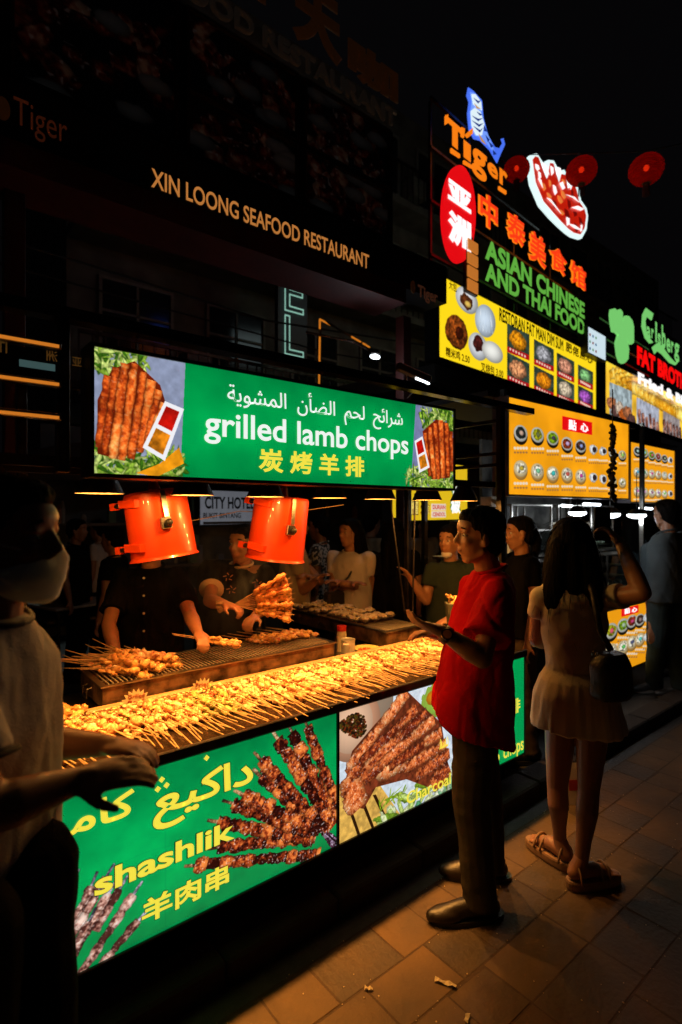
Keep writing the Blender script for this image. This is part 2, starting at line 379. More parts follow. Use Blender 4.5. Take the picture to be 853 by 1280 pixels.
# posts and upper rails
for x,y,z0 in ((.43,1.99,1.78),(2.87,1.97,0),(.43,2.75,0),(2.87,2.75,0)):
    m=SB(); m.box(x-.02,y-.02,z0,x+.02,y+.02,2.3); sbuild(m,'post',dsteel,bevel=.003)
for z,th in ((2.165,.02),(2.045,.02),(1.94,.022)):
    m=SB(); m.box(-1.2,1.9,z,.41,1.935,z+th); k_=sbuild(m,'rail',steel,bevel=.002); m=SB(); m.box(-1.19,1.893,z+.003,.40,1.8995,z+.012); m.v=[tuple(Vector(v)+off) for v in m.v]; m.build('glowing_edge',mat('amber_strip',(.5,.25,.08),.4,emit=s2l((225,130,40)),es=.75),k_)  # amber shine of the rail edges put in as emissive strips
for z in (2.20,2.0,1.93):
    m=SB(); m.box(2.855,1.99,z,2.885,3.0,z+.02); sbuild(m,'rail',dsteel)
m=SB(); m.box(2.857,2.35,1.95,2.883,2.38,2.2); sbuild(m,'rail',dsteel)
m=SB(); m.box(.45,2.73,2.22,2.85,2.77,2.26); sbuild(m,'rail',dsteel)
m=SB(); m.box(.0,1.99,1.80,2.85,2.03,1.835); sbuild(m,'lamp_beam',black)
m=SB(); m.box(.0,2.33,1.80,2.85,2.37,1.835); sbuild(m,'lamp_beam',black)
# dark glass plate beside the light box; neon reflection painted on as mirrored letters
np_=Panel(-1.2,1.93,2.07,0,1.58,.09); R=np_.root('reflecting_plate',label='dark glossy plate with faint reversed neon reflection painted on, between rails left of the light box',cat='sign')
b=MB(); b.box(0,0,0,1.58,.01,.09); b.build('plate',mat('black_glass',(.012,.012,.014),.1,var=.1),R)
dim=mat('neon_reflection',(.3,.16,.05),.4,emit=(.22,.1,.02),es=.22)  # weak glow put in for the mirrored neon
letter_px(np_,R,'\u6d32',dim,(58,452),(72,441),mirror=True,bold=.012)
letter_px(np_,R,'\u4e9a',dim,(90,458),(102,449),mirror=True,bold=.012)
letter_px(np_,R,'IT',dim,(-4,441),(9,429),mirror=True,bold=.012)
rect(R,'reflection_strip',mat('teal_reflection',(.12,.2,.2),.4,emit=(.1,.2,.2),es=.35),*np_.uv(24,459),*np_.uv(69,457),y=-.003)  # teal reflection put on the plate as a glowing strip
# ---- long light box
sx0,_=ony(118,1.85); sx1,_=ony(567,1.85)
P1=Panel(sx0,1.85,1.774,0,sx1-sx0,.405)
R=P1.root('light_box_sign',label='long green light box reading grilled lamb chops above the skewer trays',cat='sign')
P1.box(.11,.012).build('housing',black,R)
C=Canvas(P1,620,(0,152,72))
C.a*=((1-.10*(C.nb-.5)*2)*(.86+.2*np.sin(pi*C.yy/C.H)))[...,None]  # brighter middle band from the inner tubes painted into the print
C.poly([(112,430),(232,450),(225,600),(112,600)],(140,150,178),mottled=.12)
C.poly([(520,500),(570,510),(570,615),(513,615)],(120,125,165),mottled=.12)
C.leaves(150,452,34,20,1,130); C.leaves(135,578,46,20,2,150); C.leaves(205,580,30,18,3,110)
pal=((120,30,5),(222,92,22),(250,150,60))
C.poly([(122,500),(140,462),(168,452),(200,482),(212,520),(175,560),(150,575),(122,568)],(110,30,8),mottled=.3)
for i,(a,b_) in enumerate((((122,560),(134,470)),((130,568),(145,460)),((141,574),(156,455)),((152,576),(168,455)),((163,574),(180,466)),((174,566),(190,476)),((184,556),(198,488)),((192,545),(206,505)))):
    C.meat(a,b_,11.5,((140,42,10),(232,104,34),(255,178,96)),seed=i+2,lump=4.5,glint=.15,con=1.5)
C.poly([(170,592),(196,597),(230,580),(224,560),(200,580)],(235,150,20),mottled=.2)
def tray_print(C,q,col1,col2):
    C.poly(q,(240,240,245)); a=[np.array(p,float) for p in q]
    def sub(s0,s1,e=.16): 
        L=lambda s,t:(a[0]*(1-s)+a[3]*s)*(1-t)+(a[1]*(1-s)+a[2]*s)*t
        return [tuple(L(s0,e)),tuple(L(s0,1-e)),tuple(L(s1,1-e)),tuple(L(s1,e))]
    C.poly(sub(.08,.46),col1,mottled=.3); C.poly(sub(.54,.92),col2,mottled=.5)
tray_print(C,[(206,502),(230,512),(206,577),(178,560)],(190,20,12),(205,120,20))
C.leaves(550,524,24,16,5,130); C.leaves(530,598,22,14,6,120); C.leaves(556,600,22,14,7,140)
C.poly([(528,540),(545,525),(560,530),(567,560),(562,598),(540,600),(534,580)],(120,30,8),mottled=.3)
for i,(a,b_) in enumerate((((537,596),(531,542)),((543,600),(537,535)),((548,600),(544,530)),((554,598),(551,526)),((560,596),(558,530)),((565,590),(564,540)))):
    C.meat(a,b_,6.8,((140,42,10),(232,104,34),(255,178,96)),seed=i+20,lump=4.5,glint=.15,con=1.5)
tray_print(C,[(518,552),(528,546),(537,585),(524,592)],(190,20,12),(205,120,20))
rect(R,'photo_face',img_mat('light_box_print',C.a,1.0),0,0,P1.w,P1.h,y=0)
white=glow('lit_white_print',(238,246,240),1.0); yel=glow('lit_yellow_print',(243,226,70),1.0); dkout=mat('dark_print_outline',(.05,.03,0),.5)
letter_px(P1,R,'grilled lamb chops',white,(255,555),(510,545),bold=.015)
# Arabic line, glyphs in visual order
AR='\uFE94\uFEF3\uFEEE\uFEB8\uFEE4\uFEDF\uFE8D  \uFEE5\uFE84\uFEC0\uFEDF\uFE8D  \uFEE2\uFEA4\uFEDF  \uFEA2\uFE8B\uFE8D\uFEAE\uFEB7'
letter_px(P1,R,AR,white,(284,513),(503,512),bold=.004)
letter_px(P1,R,'\u70ad \u70e4 \u7f8a \u6392',yel,(323,591),(455,572),bold=.028)
# ---- front panels
ZP0,ZP1=.232,.797
F1=Panel(PX0,1.81,ZP0,0,PXM-PX0-.006,ZP1-ZP0)
R=F1.root('front_light_panel',label='green lit front panel with yellow shashlik lettering and skewer photos',cat='sign')
F1.box(.022,.004).build('housing',black,R)
C=Canvas(F1,760,(0,152,76)); C.a*=((1-.14*(C.nb-.5)*2)*(.84+.24*np.sin(pi*C.yy/C.H))*(1-.05*(np.abs(C.xx-C.W*.47)<2))*(1-.04*(np.abs(C.yy-C.H*.5-6*np.sin(C.xx/40))<1.2)))[...,None]  # tube glow across the middle painted in, plus thin crease lines
grill=((40,8,6),(140,52,22),(232,130,60)); raw=((70,35,30),(170,120,105),(225,195,180))
fan=[((230,1084),(400,1068)),((259,1062),(395,1046)),((379,897),(427,1022)),((359,905),(420,1030)),((340,914),(416,1035)),((316,962),(398,1040)),((317,941),(408,1040)),((259,1026),(392,1052)),((278,1001),(392,1045)),((292,989),(400,1040))]
for i in range(9): C.meat((395+i*2,1030+i*3.2),(424,1052+i*2.2),3.5,((20,6,12),(70,35,55),(190,170,200)),seed=i,lump=6)
for i,(a,b_) in enumerate(fan):
    A=np.array(a,float);B=np.array(b_,float); d=(B-A)/np.hypot(*(B-A)); s0=A+d*13
    C.meat(tuple(A),tuple(A+d*22),4.6,((50,30,20),(120,80,50),(200,160,110)),seed=i,lump=5)
    C.meat(tuple(s0),tuple(B),17 if i not in (2,5) else 14,grill,seed=i+31,lump=.9,glint=.55)
low=[((99,1087),(76,1130)),((122,1090),(80,1185)),((143,1080),(100,1150)),((130,1105),(72,1200)),((146,1100),(84,1208)),((160,1095),(118,1165)),((178,1102),(98,1222)),((186,1136),(112,1224)),((120,1135),(78,1215))]
for i,(a,b_) in enumerate(low):
    A=np.array(a,float);B=np.array(b_,float); d=(B-A)/np.hypot(*(B-A))
    C.meat(tuple(A),tuple(A+d*26),5,((50,50,60),(120,120,130),(200,200,210)),seed=i,lump=5)
    C.meat(tuple(A+d*20),tuple(B),13,raw if i else grill,seed=i+60,lump=1.3,glint=.35)
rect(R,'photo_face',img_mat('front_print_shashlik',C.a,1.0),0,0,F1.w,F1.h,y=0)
def outl(pan,R,body,a,b,bold,ob=.03,**k):
    u0,v0=pan.uv(*a); u1,v1=pan.uv(*b); e=ob*.16
    lettering(R,body,dkout,u0-e,v0-e,u1+e,v1+e,y=-.002,bold=bold+ob,depth=.0008,**k); lettering(R,body,yel,u0,v0,u1,v1,y=-.0032,bold=bold,depth=.001,**k)
outl(F1,R,'shashlik',(118,1122),(293,1024),.03,.014)
outl(F1,R,'\u7f8a\u8089\u4e32',(177,1158),(286,1078),.03,.012)
outl(F1,R,'\uFECA\uFEF4\uFB90\uFE8D\uFEA9',(191,1042),(316,944),.026,.014)
u0,v0=F1.uv(85,1056); u1,v1=F1.uv(168,985)
lettering(R,'\uFECA\uFEF4\uFE92\uFEE3\uFE8E\uFEDB',yel,u0-.19,v0-.02,u1,v1,y=-.0032,bold=.026)
def dot(pan,R,px,py,s=.011):
    u,v=pan.uv(px,py); b=MB(); b.prism([(u-s,v),(u,v-s),(u+s,v),(u,v+s)],0,.001)
    b.v=[(x,-.0032-z,y) for x,y,z in b.v]; return b.build('lettering_dot',yel,R)
for p in ((197,987),(208,982),(202,975),(258,948)): dot(F1,R,*p)
F2=Panel(PXM+.006,1.81,ZP0,0,PX1-PXM-.006,ZP1-ZP0)
R=F2.root('front_light_panel',label='lit front panel with roasted rib rack photo beside the shashlik panel, behind the red shirt',cat='sign')
F2.box(.022,.004).build('housing',black,R)
C=Canvas(F2,760,(205,218,230)); C.a*=(1-.3*(C.nm-.5))[...,None]
C.poly([(600,760),(700,780),(700,1000),(608,1000)],(0,152,76))
C.poly([(424,985),(470,975),(515,1040),(424,1070)],(216,170,80),mottled=.25)
for a,b_ in (((426,985),(448,1048)),((452,1005),(466,1040)),((466,995),(483,1030))):
    C.poly([a,(a[0]+4,a[1]-1),(b_[0]+4,b_[1]),b_],(40,22,8))
C.ell(450,885,44,46,(150,130,110),shade=.1)
C.poly([(452,868),(476,852),(466,888),(460,880)],(50,30,24),mottled=.4)
C.ell(443,908,34,44,(226,165,128),ang=.5,shade=.3); C.ell(441,908,26,34,(235,190,155),ang=.5,shade=.2)
r=np.random.default_rng(5)
for i in range(420):
    a=r.random()*6.28; q=math.sqrt(r.random()); x,y_=C.c(441+cos(a)*q*17,908+sin(a)*q*20*(.7+.3*cos(a)))
    C.ell(x,y_,4.6,3.8,[(60,30,10),(90,70,20),(120,45,15),(30,20,10)][i%4],world=False)
C.leaves(530,1012,50,34,11,90,cols=((120,160,40),(190,215,120),(225,235,180)))
C.leaves(572,1000,50,40,15,60,cols=((90,160,110),(150,210,160),(225,235,200)))
C.leaves(490,1000,22,9,12,16,cols=((130,170,20),(170,200,60)))
C.ell(548,875,20,22,(150,190,70),shade=.2,edge=.3); C.ell(545,872,12,10,(215,130,20),shade=.3,edge=.3)
pal=((72,22,12),(196,92,44),(238,160,100))
C.poly([(508,864),(530,885),(552,905),(560,960),(535,985),(508,975),(470,985),(455,1012),(440,1010),(430,985),(440,940),(470,905)],(105,45,24),mottled=.5)
ribs=[((449,1012),(436,970),34),((436,972),(468,930),30),((470,962),(505,950),30),((452,975),(478,948),30),((436,960),(509,866),20),((450,955),(521,886),20),((458,962),(534,890),19),((472,960),(543,900),19),((486,960),(552,916),18),((505,962),(558,930),18),((520,972),(562,942),20),((540,985),(562,960),26)]
for i,(a,b_,w) in enumerate(ribs): C.meat(a,b_,w*(.74 if w<25 else .9),((96,30,14),(206,104,50),(250,186,128)),seed=i+80,lump=1.2 if w>24 else 3.6,glint=.45,con=1.7)
rect(R,'photo_face',img_mat('front_print_ribs',C.a,1.0),0,0,F2.w,F2.h,y=0)
letter_px(F2,R,'Charcoal',yel,(508,1007),(563,966),bold=.012)
letter_px(F2,R,'grilled lamb',yel,(569,984),(624,938),bold=.012)
letter_px(F2,R,'chops',yel,(629,955),(654,921),bold=.012)
letter_px(F2,R,'\uFEEB\uFEB3\uFEA9',yel,(549,938),(560,920),bold=.01)
letter_px(F2,R,'\u6392',yel,(636,896),(650,872),bold=.02)
# ---- lamp shades under the light box, each with its bulb and its light
LAMP=(1.0,.43,.085)
bulb=mat('warm_bulb',(1,.7,.3),.4,emit=(1,.55,.16),es=14)
shin=mat('shade_inside',(.75,.6,.4),.35,.6)
xs=[.22,.56,.90,1.24,1.58,1.92,2.26,2.6]
for i,x in enumerate(xs):
    y=2.02+.015*(i%2); R=empty('lamp_shade',(x,y,1.715))
    b=MB(); pro=[(.02,.10),(.035,.098),(.055,.06),(.082,.0),(.079,.001),(.052,.058),(.03,.09)]
    n=24; vs=[(r_*cos(2*pi*k/n),r_*sin(2*pi*k/n),z) for r_,z in pro for k in range(n)]
    for j in range(len(pro)-1):
        b.mi=0 if j<3 else 1
        b.add(vs[j*n:(j+2)*n],[(k,(k+1)%n,n+(k+1)%n,n+k) for k in range(n)])
    b.build('shade',[black,shin],R,smooth=True)
    b=MB(); b.ell((0,0,.058),(.024,.024,.018)); b.build('bulb',bulb,R,smooth=True)
    b=MB(); b.tube([(0,0,.088),(0,-.01,.12)],.006); b.build('cord',black,R)
    where=['at the far left end, above the masked vendor','between the far left end and the first orange shade','beside the left orange shade','between the two orange shades, left one','just left of the second orange shade','right of the second orange shade','above the grill of oysters','at the right end, above the food box'][i]
    tag(R,'black downlight shade '+where,'lamp shade','black downlight shades in a row')
    l=bpy.data.lights.new('bulb_light','POINT'); l.energy=5.4; l.color=LAMP; l.shadow_soft_size=.012
    o=bpy.data.objects.new('bulb_light',l); COL.objects.link(o); o.parent=R; o.location=(0,0,.006)
    l=bpy.data.lights.new('reflector_beam','SPOT'); l.energy=98; l.color=LAMP; l.shadow_soft_size=.012; l.spot_size=radians(70); l.spot_blend=1
    o=bpy.data.objects.new('reflector_beam',l); COL.objects.link(o); o.parent=R; o.location=(0,0,.024)
# ================================================================ FOOD, GRILLS AND UTENSILS ON THE STALL
TS=824e-3
def meat_mat(name, c, c2, c3, rough=.32, sc=45):
    m=mat(name,c,rough,col2=c2,vs=sc,bump=.5,bs=160,sss=.0,coat=.3)
    N=m.node_tree.nodes; r=[n for n in N if n.type=='VALTORGB'][0]; e=r.color_ramp.elements.new(.5); e.color=(*c3,1); return m
mraw=meat_mat('marinated_meat',(.8,.6,.4),(.33,.09,.035),(.66,.36,.17))
mraw2=meat_mat('spiced_meat',(.72,.4,.17),(.26,.06,.025),(.62,.3,.12))
mgold=meat_mat('golden_meat',(.75,.42,.14),(.28,.1,.03),(.6,.3,.09))
mgreen=meat_mat('leafy_meat',(.3,.3,.08),(.07,.1,.02),(.45,.34,.12))
def meat_mesh(seed, n=5, L=.145, w=.0125):
    r=random.Random(seed); b=MB()
    for i in range(n):
        x=L*(i+.5)/n; s=w*r.uniform(.85,1.25)
        b.ell((x,r.uniform(-.003,.003),r.uniform(-.002,.003)),(L/n*r.uniform(.62,.95),s*r.uniform(.8,1.25),s*r.uniform(.55,.95)),Matrix.Rotation(r.uniform(-.5,.5),3,'X')@Matrix.Rotation(r.uniform(-.35,.35),3,'Z'),nu=10,nv=7)
    me=b.mesh('meat')
    displace(me,lambda c,nn: .0060*noise(c*95+seed*7)+.0028*noise(c*230))
    return me
def stick_mesh():
    b=MB(); b.tube([(-.18,0,0),(.15,0,0),(.165,0,0)],[.0023,.0023,.0003],5); return b.mesh('skewer')
stm=stick_mesh(); stm.materials.append(bamboo); meats=[]
for i in range(10):
    me=meat_mesh(i+1); me.materials.append([mraw,mraw2,mraw,mraw,mraw2,mgold,mgold,mgold,mgreen,mraw][i]); me.polygons.foreach_set('use_smooth',[True]*len(me.polygons)); meats.append(me)
cooked=meat_mat('charred_meat',(.72,.36,.12),(.16,.05,.02),(.5,.2,.06))
nsk=0
def skewer(p, d, roll, k, label, group, sc=1.0):
    """p: where the meat starts (the handle runs back from it), d: direction from handle to tip"""
    global nsk
    o=bpy.data.objects.new('skewer',stm); COL.objects.link(o); d=Vector(d).normalized()
    q=d.to_track_quat('X','Z'); o.rotation_mode='QUATERNION'; o.rotation_quaternion=q@Matrix.Rotation(roll,4,'X').to_quaternion(); o.location=p; o.scale=(sc,)*3
    tag(o,label,'skewer',group); m=bpy.data.objects.new('meat',meats[k]); COL.objects.link(m); m.parent=o; m.scale=(1,1.1,1.1); nsk+=1
    return o
r=random.Random(12)
bands=[(.1,.55,'marinated skewer heaped in the near end of the front tray, by the masked vendor'),(.55,1.2,'marinated skewer in the front tray below the left grill'),(1.2,1.9,'marinated skewer in the middle of the front tray, above the shashlik panel'),(1.9,2.58,'marinated skewer at the far end of the front tray, by the red shirt')]
for layer in range(3):
    n=(84,78,52)[layer]
    for i in range(n):
        x=.1+2.46*(i+r.uniform(.1,.9))/n; z=TS+.014+.017*layer
        a=radians(90+r.gauss(9 if (i//9)%2 else -4,2.6)+(7 if layer else 0)); yb=(2.005,2.045,2.085)[layer]+r.uniform(-.03,.02)-(.04 if (i//13)%3==0 else 0)
        lab=[b[2] for b in bands if b[0]<=x<b[1]+.001][0]
        k=r.choice((0,1,2,3,4,9)); 
        if .95<x<1.12: k=8
        if x<.6: k=r.choice((5,6,7,0))
        skewer((x,yb,z),(cos(a),sin(a),r.uniform(-.03,.10)-.06*(2-layer)*.3),r.uniform(0,6),k,lab,'marinated skewers '+('in the near end' if x<.55 else 'below the grill' if x<1.2 else 'in the middle' if x<1.9 else 'at the far end'))
# loose bed of chopped topping between the skewers
top=MB()
for i in range(2300):
    x=r.uniform(.06,2.57); y=r.uniform(2.04,2.285); z=TS+.038+.03*r.random()*max(0,1-abs(y-2.15)/.14)
    s=r.uniform(.003,.008); top.mi=r.choices((0,1,2,3),(6,3,1,1))[0]
    top.ell((x,y,z),(s*r.uniform(.8,1.6),s,s*.6),Matrix.Rotation(r.random()*3,3,'Z'),nu=6,nv=4)
tp=tag(top.build('topping',[mraw,mgold,mat('chilli_bits',(.6,.08,.02),.4),mat('chopped_herb',(.2,.25,.05),.6)],smooth=True),kind='stuff')
# ---- grills
def grill(name, x0,y0,x1,y1,ztop,h,along,label,nb):
    R=empty(name,(x0,y0,ztop-h),label=label,cat='grill'); w=x1-x0; d=y1-y0; t=.012
    b=MB()
    b.box(0,0,.02,w,t,h); b.box(0,d-t,.02,w,d,h); b.box(0,t,.02,t,d-t,h); b.box(w-t,t,.02,w,d-t,h); b.box(t,t,.02,w-t,d-t,.032)
    b.build('firebox',rust,R,bevel=.0015)
    b=MB()
    for a in ((-.008,-.008,w+.008,.018),(-.008,d-.018,w+.008,d+.008)): b.box(a[0],a[1],h,a[2],a[3],h+.006)
    for a in ((-.008,.018,.018,d-.018),(w-.018,.018,w+.008,d-.018)): b.box(a[0],a[1],h,a[2],a[3],h+.006)
    b.build('rim',steel,R)
    b=MB(); rr=random.Random(3)
    for i in range(90): b.ell((rr.uniform(.03,w-.03),rr.uniform(.03,d-.03),.05),(.02,.018,.014),nu=6,nv=4)
    tag(b.build('charcoal',mat('charcoal',(.03,.025,.022),.8,emit=(1,.15,.01),es=.06),R),kind='stuff')
    bm_=MB(); L=d if along=='y' else w
    bm_.tube([(0,0,0),(L-.03,0,0)] if along=='x' else [(0,0,0),(0,L-.03,0)],.0028,6); me=bm_.mesh('grate_bar'); me.materials.append(mat('greasy_bar',(.5,.42,.32),.5,.55,var=.5,vs=40))
    for i in range(nb):
        o=bpy.data.objects.new('grate_bar',me); COL.objects.link(o); o.parent=R
        o.location=((.02+(w-.04)*(i+.5)/nb,.015,h+.007) if along=='y' else (.015,.02+(d-.04)*(i+.5)/nb,h+.007))
    b=MB()
    for k in (.25,.5,.75):
        if along=='y': b.tube([(.01,d*k,h+.002),(w-.01,d*k,h+.002)],.004,6)
        else: b.tube([(w*k,.01,h+.002),(w*k,d-.01,h+.002)],.004,6)
    b.build('grate_support',dsteel,R)
    b=MB()
    for sx in (-.004,w+.004):
        s=-1 if sx<0 else 1; b.tube([(sx,d*.42,h*.7),(sx+s*.02,d*.42,h*.66),(sx+s*.02,d*.42,h*.3),(sx+s*.02,d*.6,h*.3),(sx+s*.02,d*.6,h*.66),(sx,d*.6,h*.7)],.004,6)
    b.build('handle',dsteel,R)
    for lx in (.04,w-.04):
        for ly in (.04,d-.04):
            b=MB(); b.box(lx-.012,ly-.012,0,lx+.012,ly+.012,.02); b.build('foot',dsteel,R)
    return R
GZ=.925
grill('charcoal_grill',.66,2.36,1.88,2.70,GZ,.108,'y','long sooty charcoal grill with steel bars, behind the front tray on the left',62)
grill('charcoal_grill',2.28,2.36,2.60,3.45,GZ,.108,'x','sooty grill covered in pale grilled oysters, running away from the street',50)
# heap of skewers on the left grill
r=random.Random(5)
for i in range(46):
    q=r.random()**.5; t=r.random()*6.28; ex=.15*q*cos(t); ey=.095*q*sin(t); x=.84+ex; y=2.53+ey
    z=GZ+.022+max(0,(.085*(1-q**1.6)))*(.35+.65*(i/46)); a=radians(-48+r.gauss(0,22))
    d=Vector((cos(a),sin(a),r.uniform(-.28,.10))).normalized(); p=Vector((x,y,z))-d*.06
    skewer(p,d,r.random()*6,r.choice((5,6,7,2)),'golden grilled skewer in the heap on the left end of the near grill','skewers heaped on the grill',1.02)
for i in range(11):
    p=Vector((1.50+.032*i,2.66-.01*(i%3),GZ+.023+.009*(i%2))); skewer(p,(.35,-.9,0),r.random()*6,r.choice((5,2,3)),'pale skewer grilling at the far right end of the near grill','skewers on the right end of the near grill')
# oysters and meat pieces on the second grill
shell=mat('oyster_shell',(.16,.12,.09),.7,col2=(.05,.035,.03),bump=.6); oys=meat_mat('oyster_flesh',(.95,.85,.6),(.55,.35,.14),(.85,.65,.38))
ob=MB(); ob.mi=0; ob.ell((0,0,0),(.048,.034,.011),nu=10,nv=6); ob.mi=1; ob.ell((0,0,.009),(.038,.026,.012),nu=9,nv=6)
ome=[]
for k in range(4):
    me=ob.mesh('oyster'); displace(me,lambda c,n: .009*noise(c*70+k*9)+.004*noise(c*190+k)); me.materials.append(shell); me.materials.append(oys); ome.append(me)
for i in range(12):
    for j in range(4):
        o=bpy.data.objects.new('oyster',ome[(i*3+j)%4]); COL.objects.link(o)
        o.location=(2.325+.073*j+r.uniform(-.008,.008),2.60+.069*i+r.uniform(-.01,.01),GZ+.018+r.uniform(0,.012)+(.014 if i%3==0 else 0)); o.rotation_euler=(r.uniform(-.2,.2),r.uniform(-.2,.2),r.random()*6)
        tag(o,'pale oyster in its dark shell cooking on the far grill','oyster','oysters on the far grill')
# ---- star shaped price cards
def star_card(px,py,Y,w,txt,label):
    X,zc=ony(px,Y); z=CAMH-(py-641)/682*zc; R=empty('price_card',(X,Y,z),radians(-14),label=label,cat='price card')
    pts=[]; n=9
    for i in range(n*2+1):
        a=pi*i/(n*2); rr=w/2*(1 if i%2==0 else .74); pts.append((cos(a)*rr,sin(a)*rr*1.05+.012))
    pts=[(w/2*.8,-.012)]+pts+[(-w/2*.8,-.012)]
    b=MB(); b.prism(pts,0,.002); b.v=[(x,-z_,y) for x,y,z_ in b.v]
    b.build('card',mat('cream_card',(.66,.56,.34),.6,var=.12),R)
    b=MB(); b.tube([(0,.003,-.09),(0,.003,.02)],.0018,6); b.build('peg',bamboo,R)
    for k,t in enumerate(txt): lettering(R,t,mat('marker_ink',(.35,.06,.02),.6),-w*.27,w*(.30-.2*k),w*.27,w*(.44-.2*k),y=-.0024,bold=.012)
star_card(171,884,2.285,.12,('Grilled','Beef'),'cream star shaped price card at the near end of the grill')
star_card(254,868,2.285,.115,('Fried','Beef'),'cream star shaped price card further along, in front of the grill middle')
# ---- cups, pots, bottle, bowl, tubs
def pot(x,y,z,rad,h,mt,label,name='pot',handles=True):
    R=empty(name,(x,y,z),radians(40),label=label,cat='pot'); n=24; b=MB()
    pro=[(rad*.96,0),(rad,.01),(rad,h-.004),(rad*1.06,h),(rad*1.06,h+.003),(rad*.97,h),(rad*.96,.012)]
    for j in range(len(pro)-1):
        vs=[(pro[q][0]*cos(2*pi*k/n),pro[q][0]*sin(2*pi*k/n),pro[q][1]) for q in (j,j+1) for k in range(n)]
        b.add(vs,[(k,(k+1)%n,n+(k+1)%n,n+k) for k in range(n)])
    b.add([(rad*.96*cos(2*pi*k/n),rad*.96*sin(2*pi*k/n),.008) for k in range(n)],[tuple(range(n))]); b.build('body',mt,R,smooth=True)
    if handles:
        for s in (-1,1):
            b=MB(); b.tube([(s*rad,-.018,h*.8),(s*(rad+.022),-.016,h*.86),(s*(rad+.022),.016,h*.86),(s*rad,.018,h*.8)],.003,6); b.build('handle',mt,R)
    return R
bright=mat('bright_steel',(.75,.72,.66),.42,.6,var=.2,vs=8)
pot(2.03,2.42,.816,.04,.095,bright,'steel cup with two small handles, between the two grills')
R=empty('sauce_bottle',(2.08,2.54,.816),label='small bottle with a red cap, behind the steel cup',cat='bottle')
b=MB(); b.loft([((0,0,0),.03,.03,0),((0,0,.10),.03,.03,0),((0,0,.12),.027,.027,0)]); b.build('body',mat('bottle_white',(.7,.6,.4),.4),R,smooth=False)
b=MB(); b.loft([((0,0,.1205),.029,.029,0),((0,0,.15),.029,.029,0)]); b.build('cap',mat('red_plastic',(.6,.02,.01),.4),R)
R=empty('bowl',(2.14,2.385,.842),label='shallow yellow bowl of chilli flakes, just right of the steel cup',cat='bowl')
b=MB(); n=28; pro=[(.02,-.026),(.055,-.01),(.078,.012),(.074,.012),(.05,-.006),(0.001,-.012)]
for j in range(5):
    vs=[(pro[q][0]*cos(2*pi*k/n),pro[q][0]*sin(2*pi*k/n),pro[q][1]) for q in (j,j+1) for k in range(n)]; b.add(vs,[(k,(k+1)%n,n+(k+1)%n,n+k) for k in range(n)])
b.build('dish',mat('yellow_bowl',(.75,.6,.2),.35),R,smooth=True)
b=MB()
for i in range(60): a=r.random()*6.3; q=r.random()**.5*.048; b.ell((cos(a)*q,sin(a)*q,.0),(.006,.004,.004),nu=5,nv=4)
tag(b.build('chilli_flakes',mat('chilli_bits',(.6,.08,.02)),R),kind='stuff')
pot(.47,2.48,.816,.045,.10,bright,'round steel canister left of the near grill, front one',name='canister',handles=False)
pot(.42,2.60,.816,.045,.12,bright,'round steel canister left of the near grill, rear one',name='canister',handles=False)
pot(.36,2.52,.816,.05,.17,mat('pale_plastic_tub',(.65,.5,.28),.5),'stacked pale plastic tub behind the masked vendor',name='tub',handles=False)
for i in range(9):
    skewer((.36+.018*i,2.40+.012*(i%3),.85+.01*(i%3)),(.5,-.8,.0),r.random()*6,r.choice((5,6,7)),'golden skewer in the small pile beside the steel canisters','skewers piled beside the canisters')
for i,(dx,dy) in enumerate(((0,0),(.02,.01),(-.015,.02),(.01,-.02),(.03,-.01))):
    b=MB(); b.tube([(.40+dx,2.44+dy,.83),(.37+dx*2.5,2.46+dy,1.0)],.002,5); tag(b.build('bamboo_stick',bamboo),'bare bamboo stick standing by the steel canisters','stick','bare sticks by the canisters')
# counter end: grey food box, and its contents
m=SB(); m.box(2.64,2.07,.8155,2.80,2.24,.915); sbuild(m,'riser',dsteel,bevel=.004)
R=empty('food_box',(2.705,2.16,.916),radians(-39),label='grey green printed food box full of fried snacks, beside the wrist watch',cat='food box')
b=MB(); b.loft([((0,0,0),.062,.045,0,8),((0,0,.17),.08,.055,0,8)],n=28,caps=True); b.build('carton',mat('grey_green_card',(.075,.085,.065),.6,var=.1),R)
om=mat('orange_ink',(.7,.3,.05),.5)
lettering(R,'\u25A3',om,-.012,.11,.012,.13,y=-.0545,bold=.01); lettering(R,'DA',om,-.012,.096,.012,.106,y=-.0535,bold=.02); lettering(R,'SKEWERS',om,-.035,.048,.035,.06,y=-.0505,bold=.02)
b=MB()
for i in range(26): b.cap((r.uniform(-.06,.06),r.uniform(-.035,.035),.165),(r.uniform(-.07,.07),r.uniform(-.04,.04),.20+r.random()*.015),.007,n=6)
tag(b.build('fried_snack',mgold,R,smooth=True),kind='stuff')
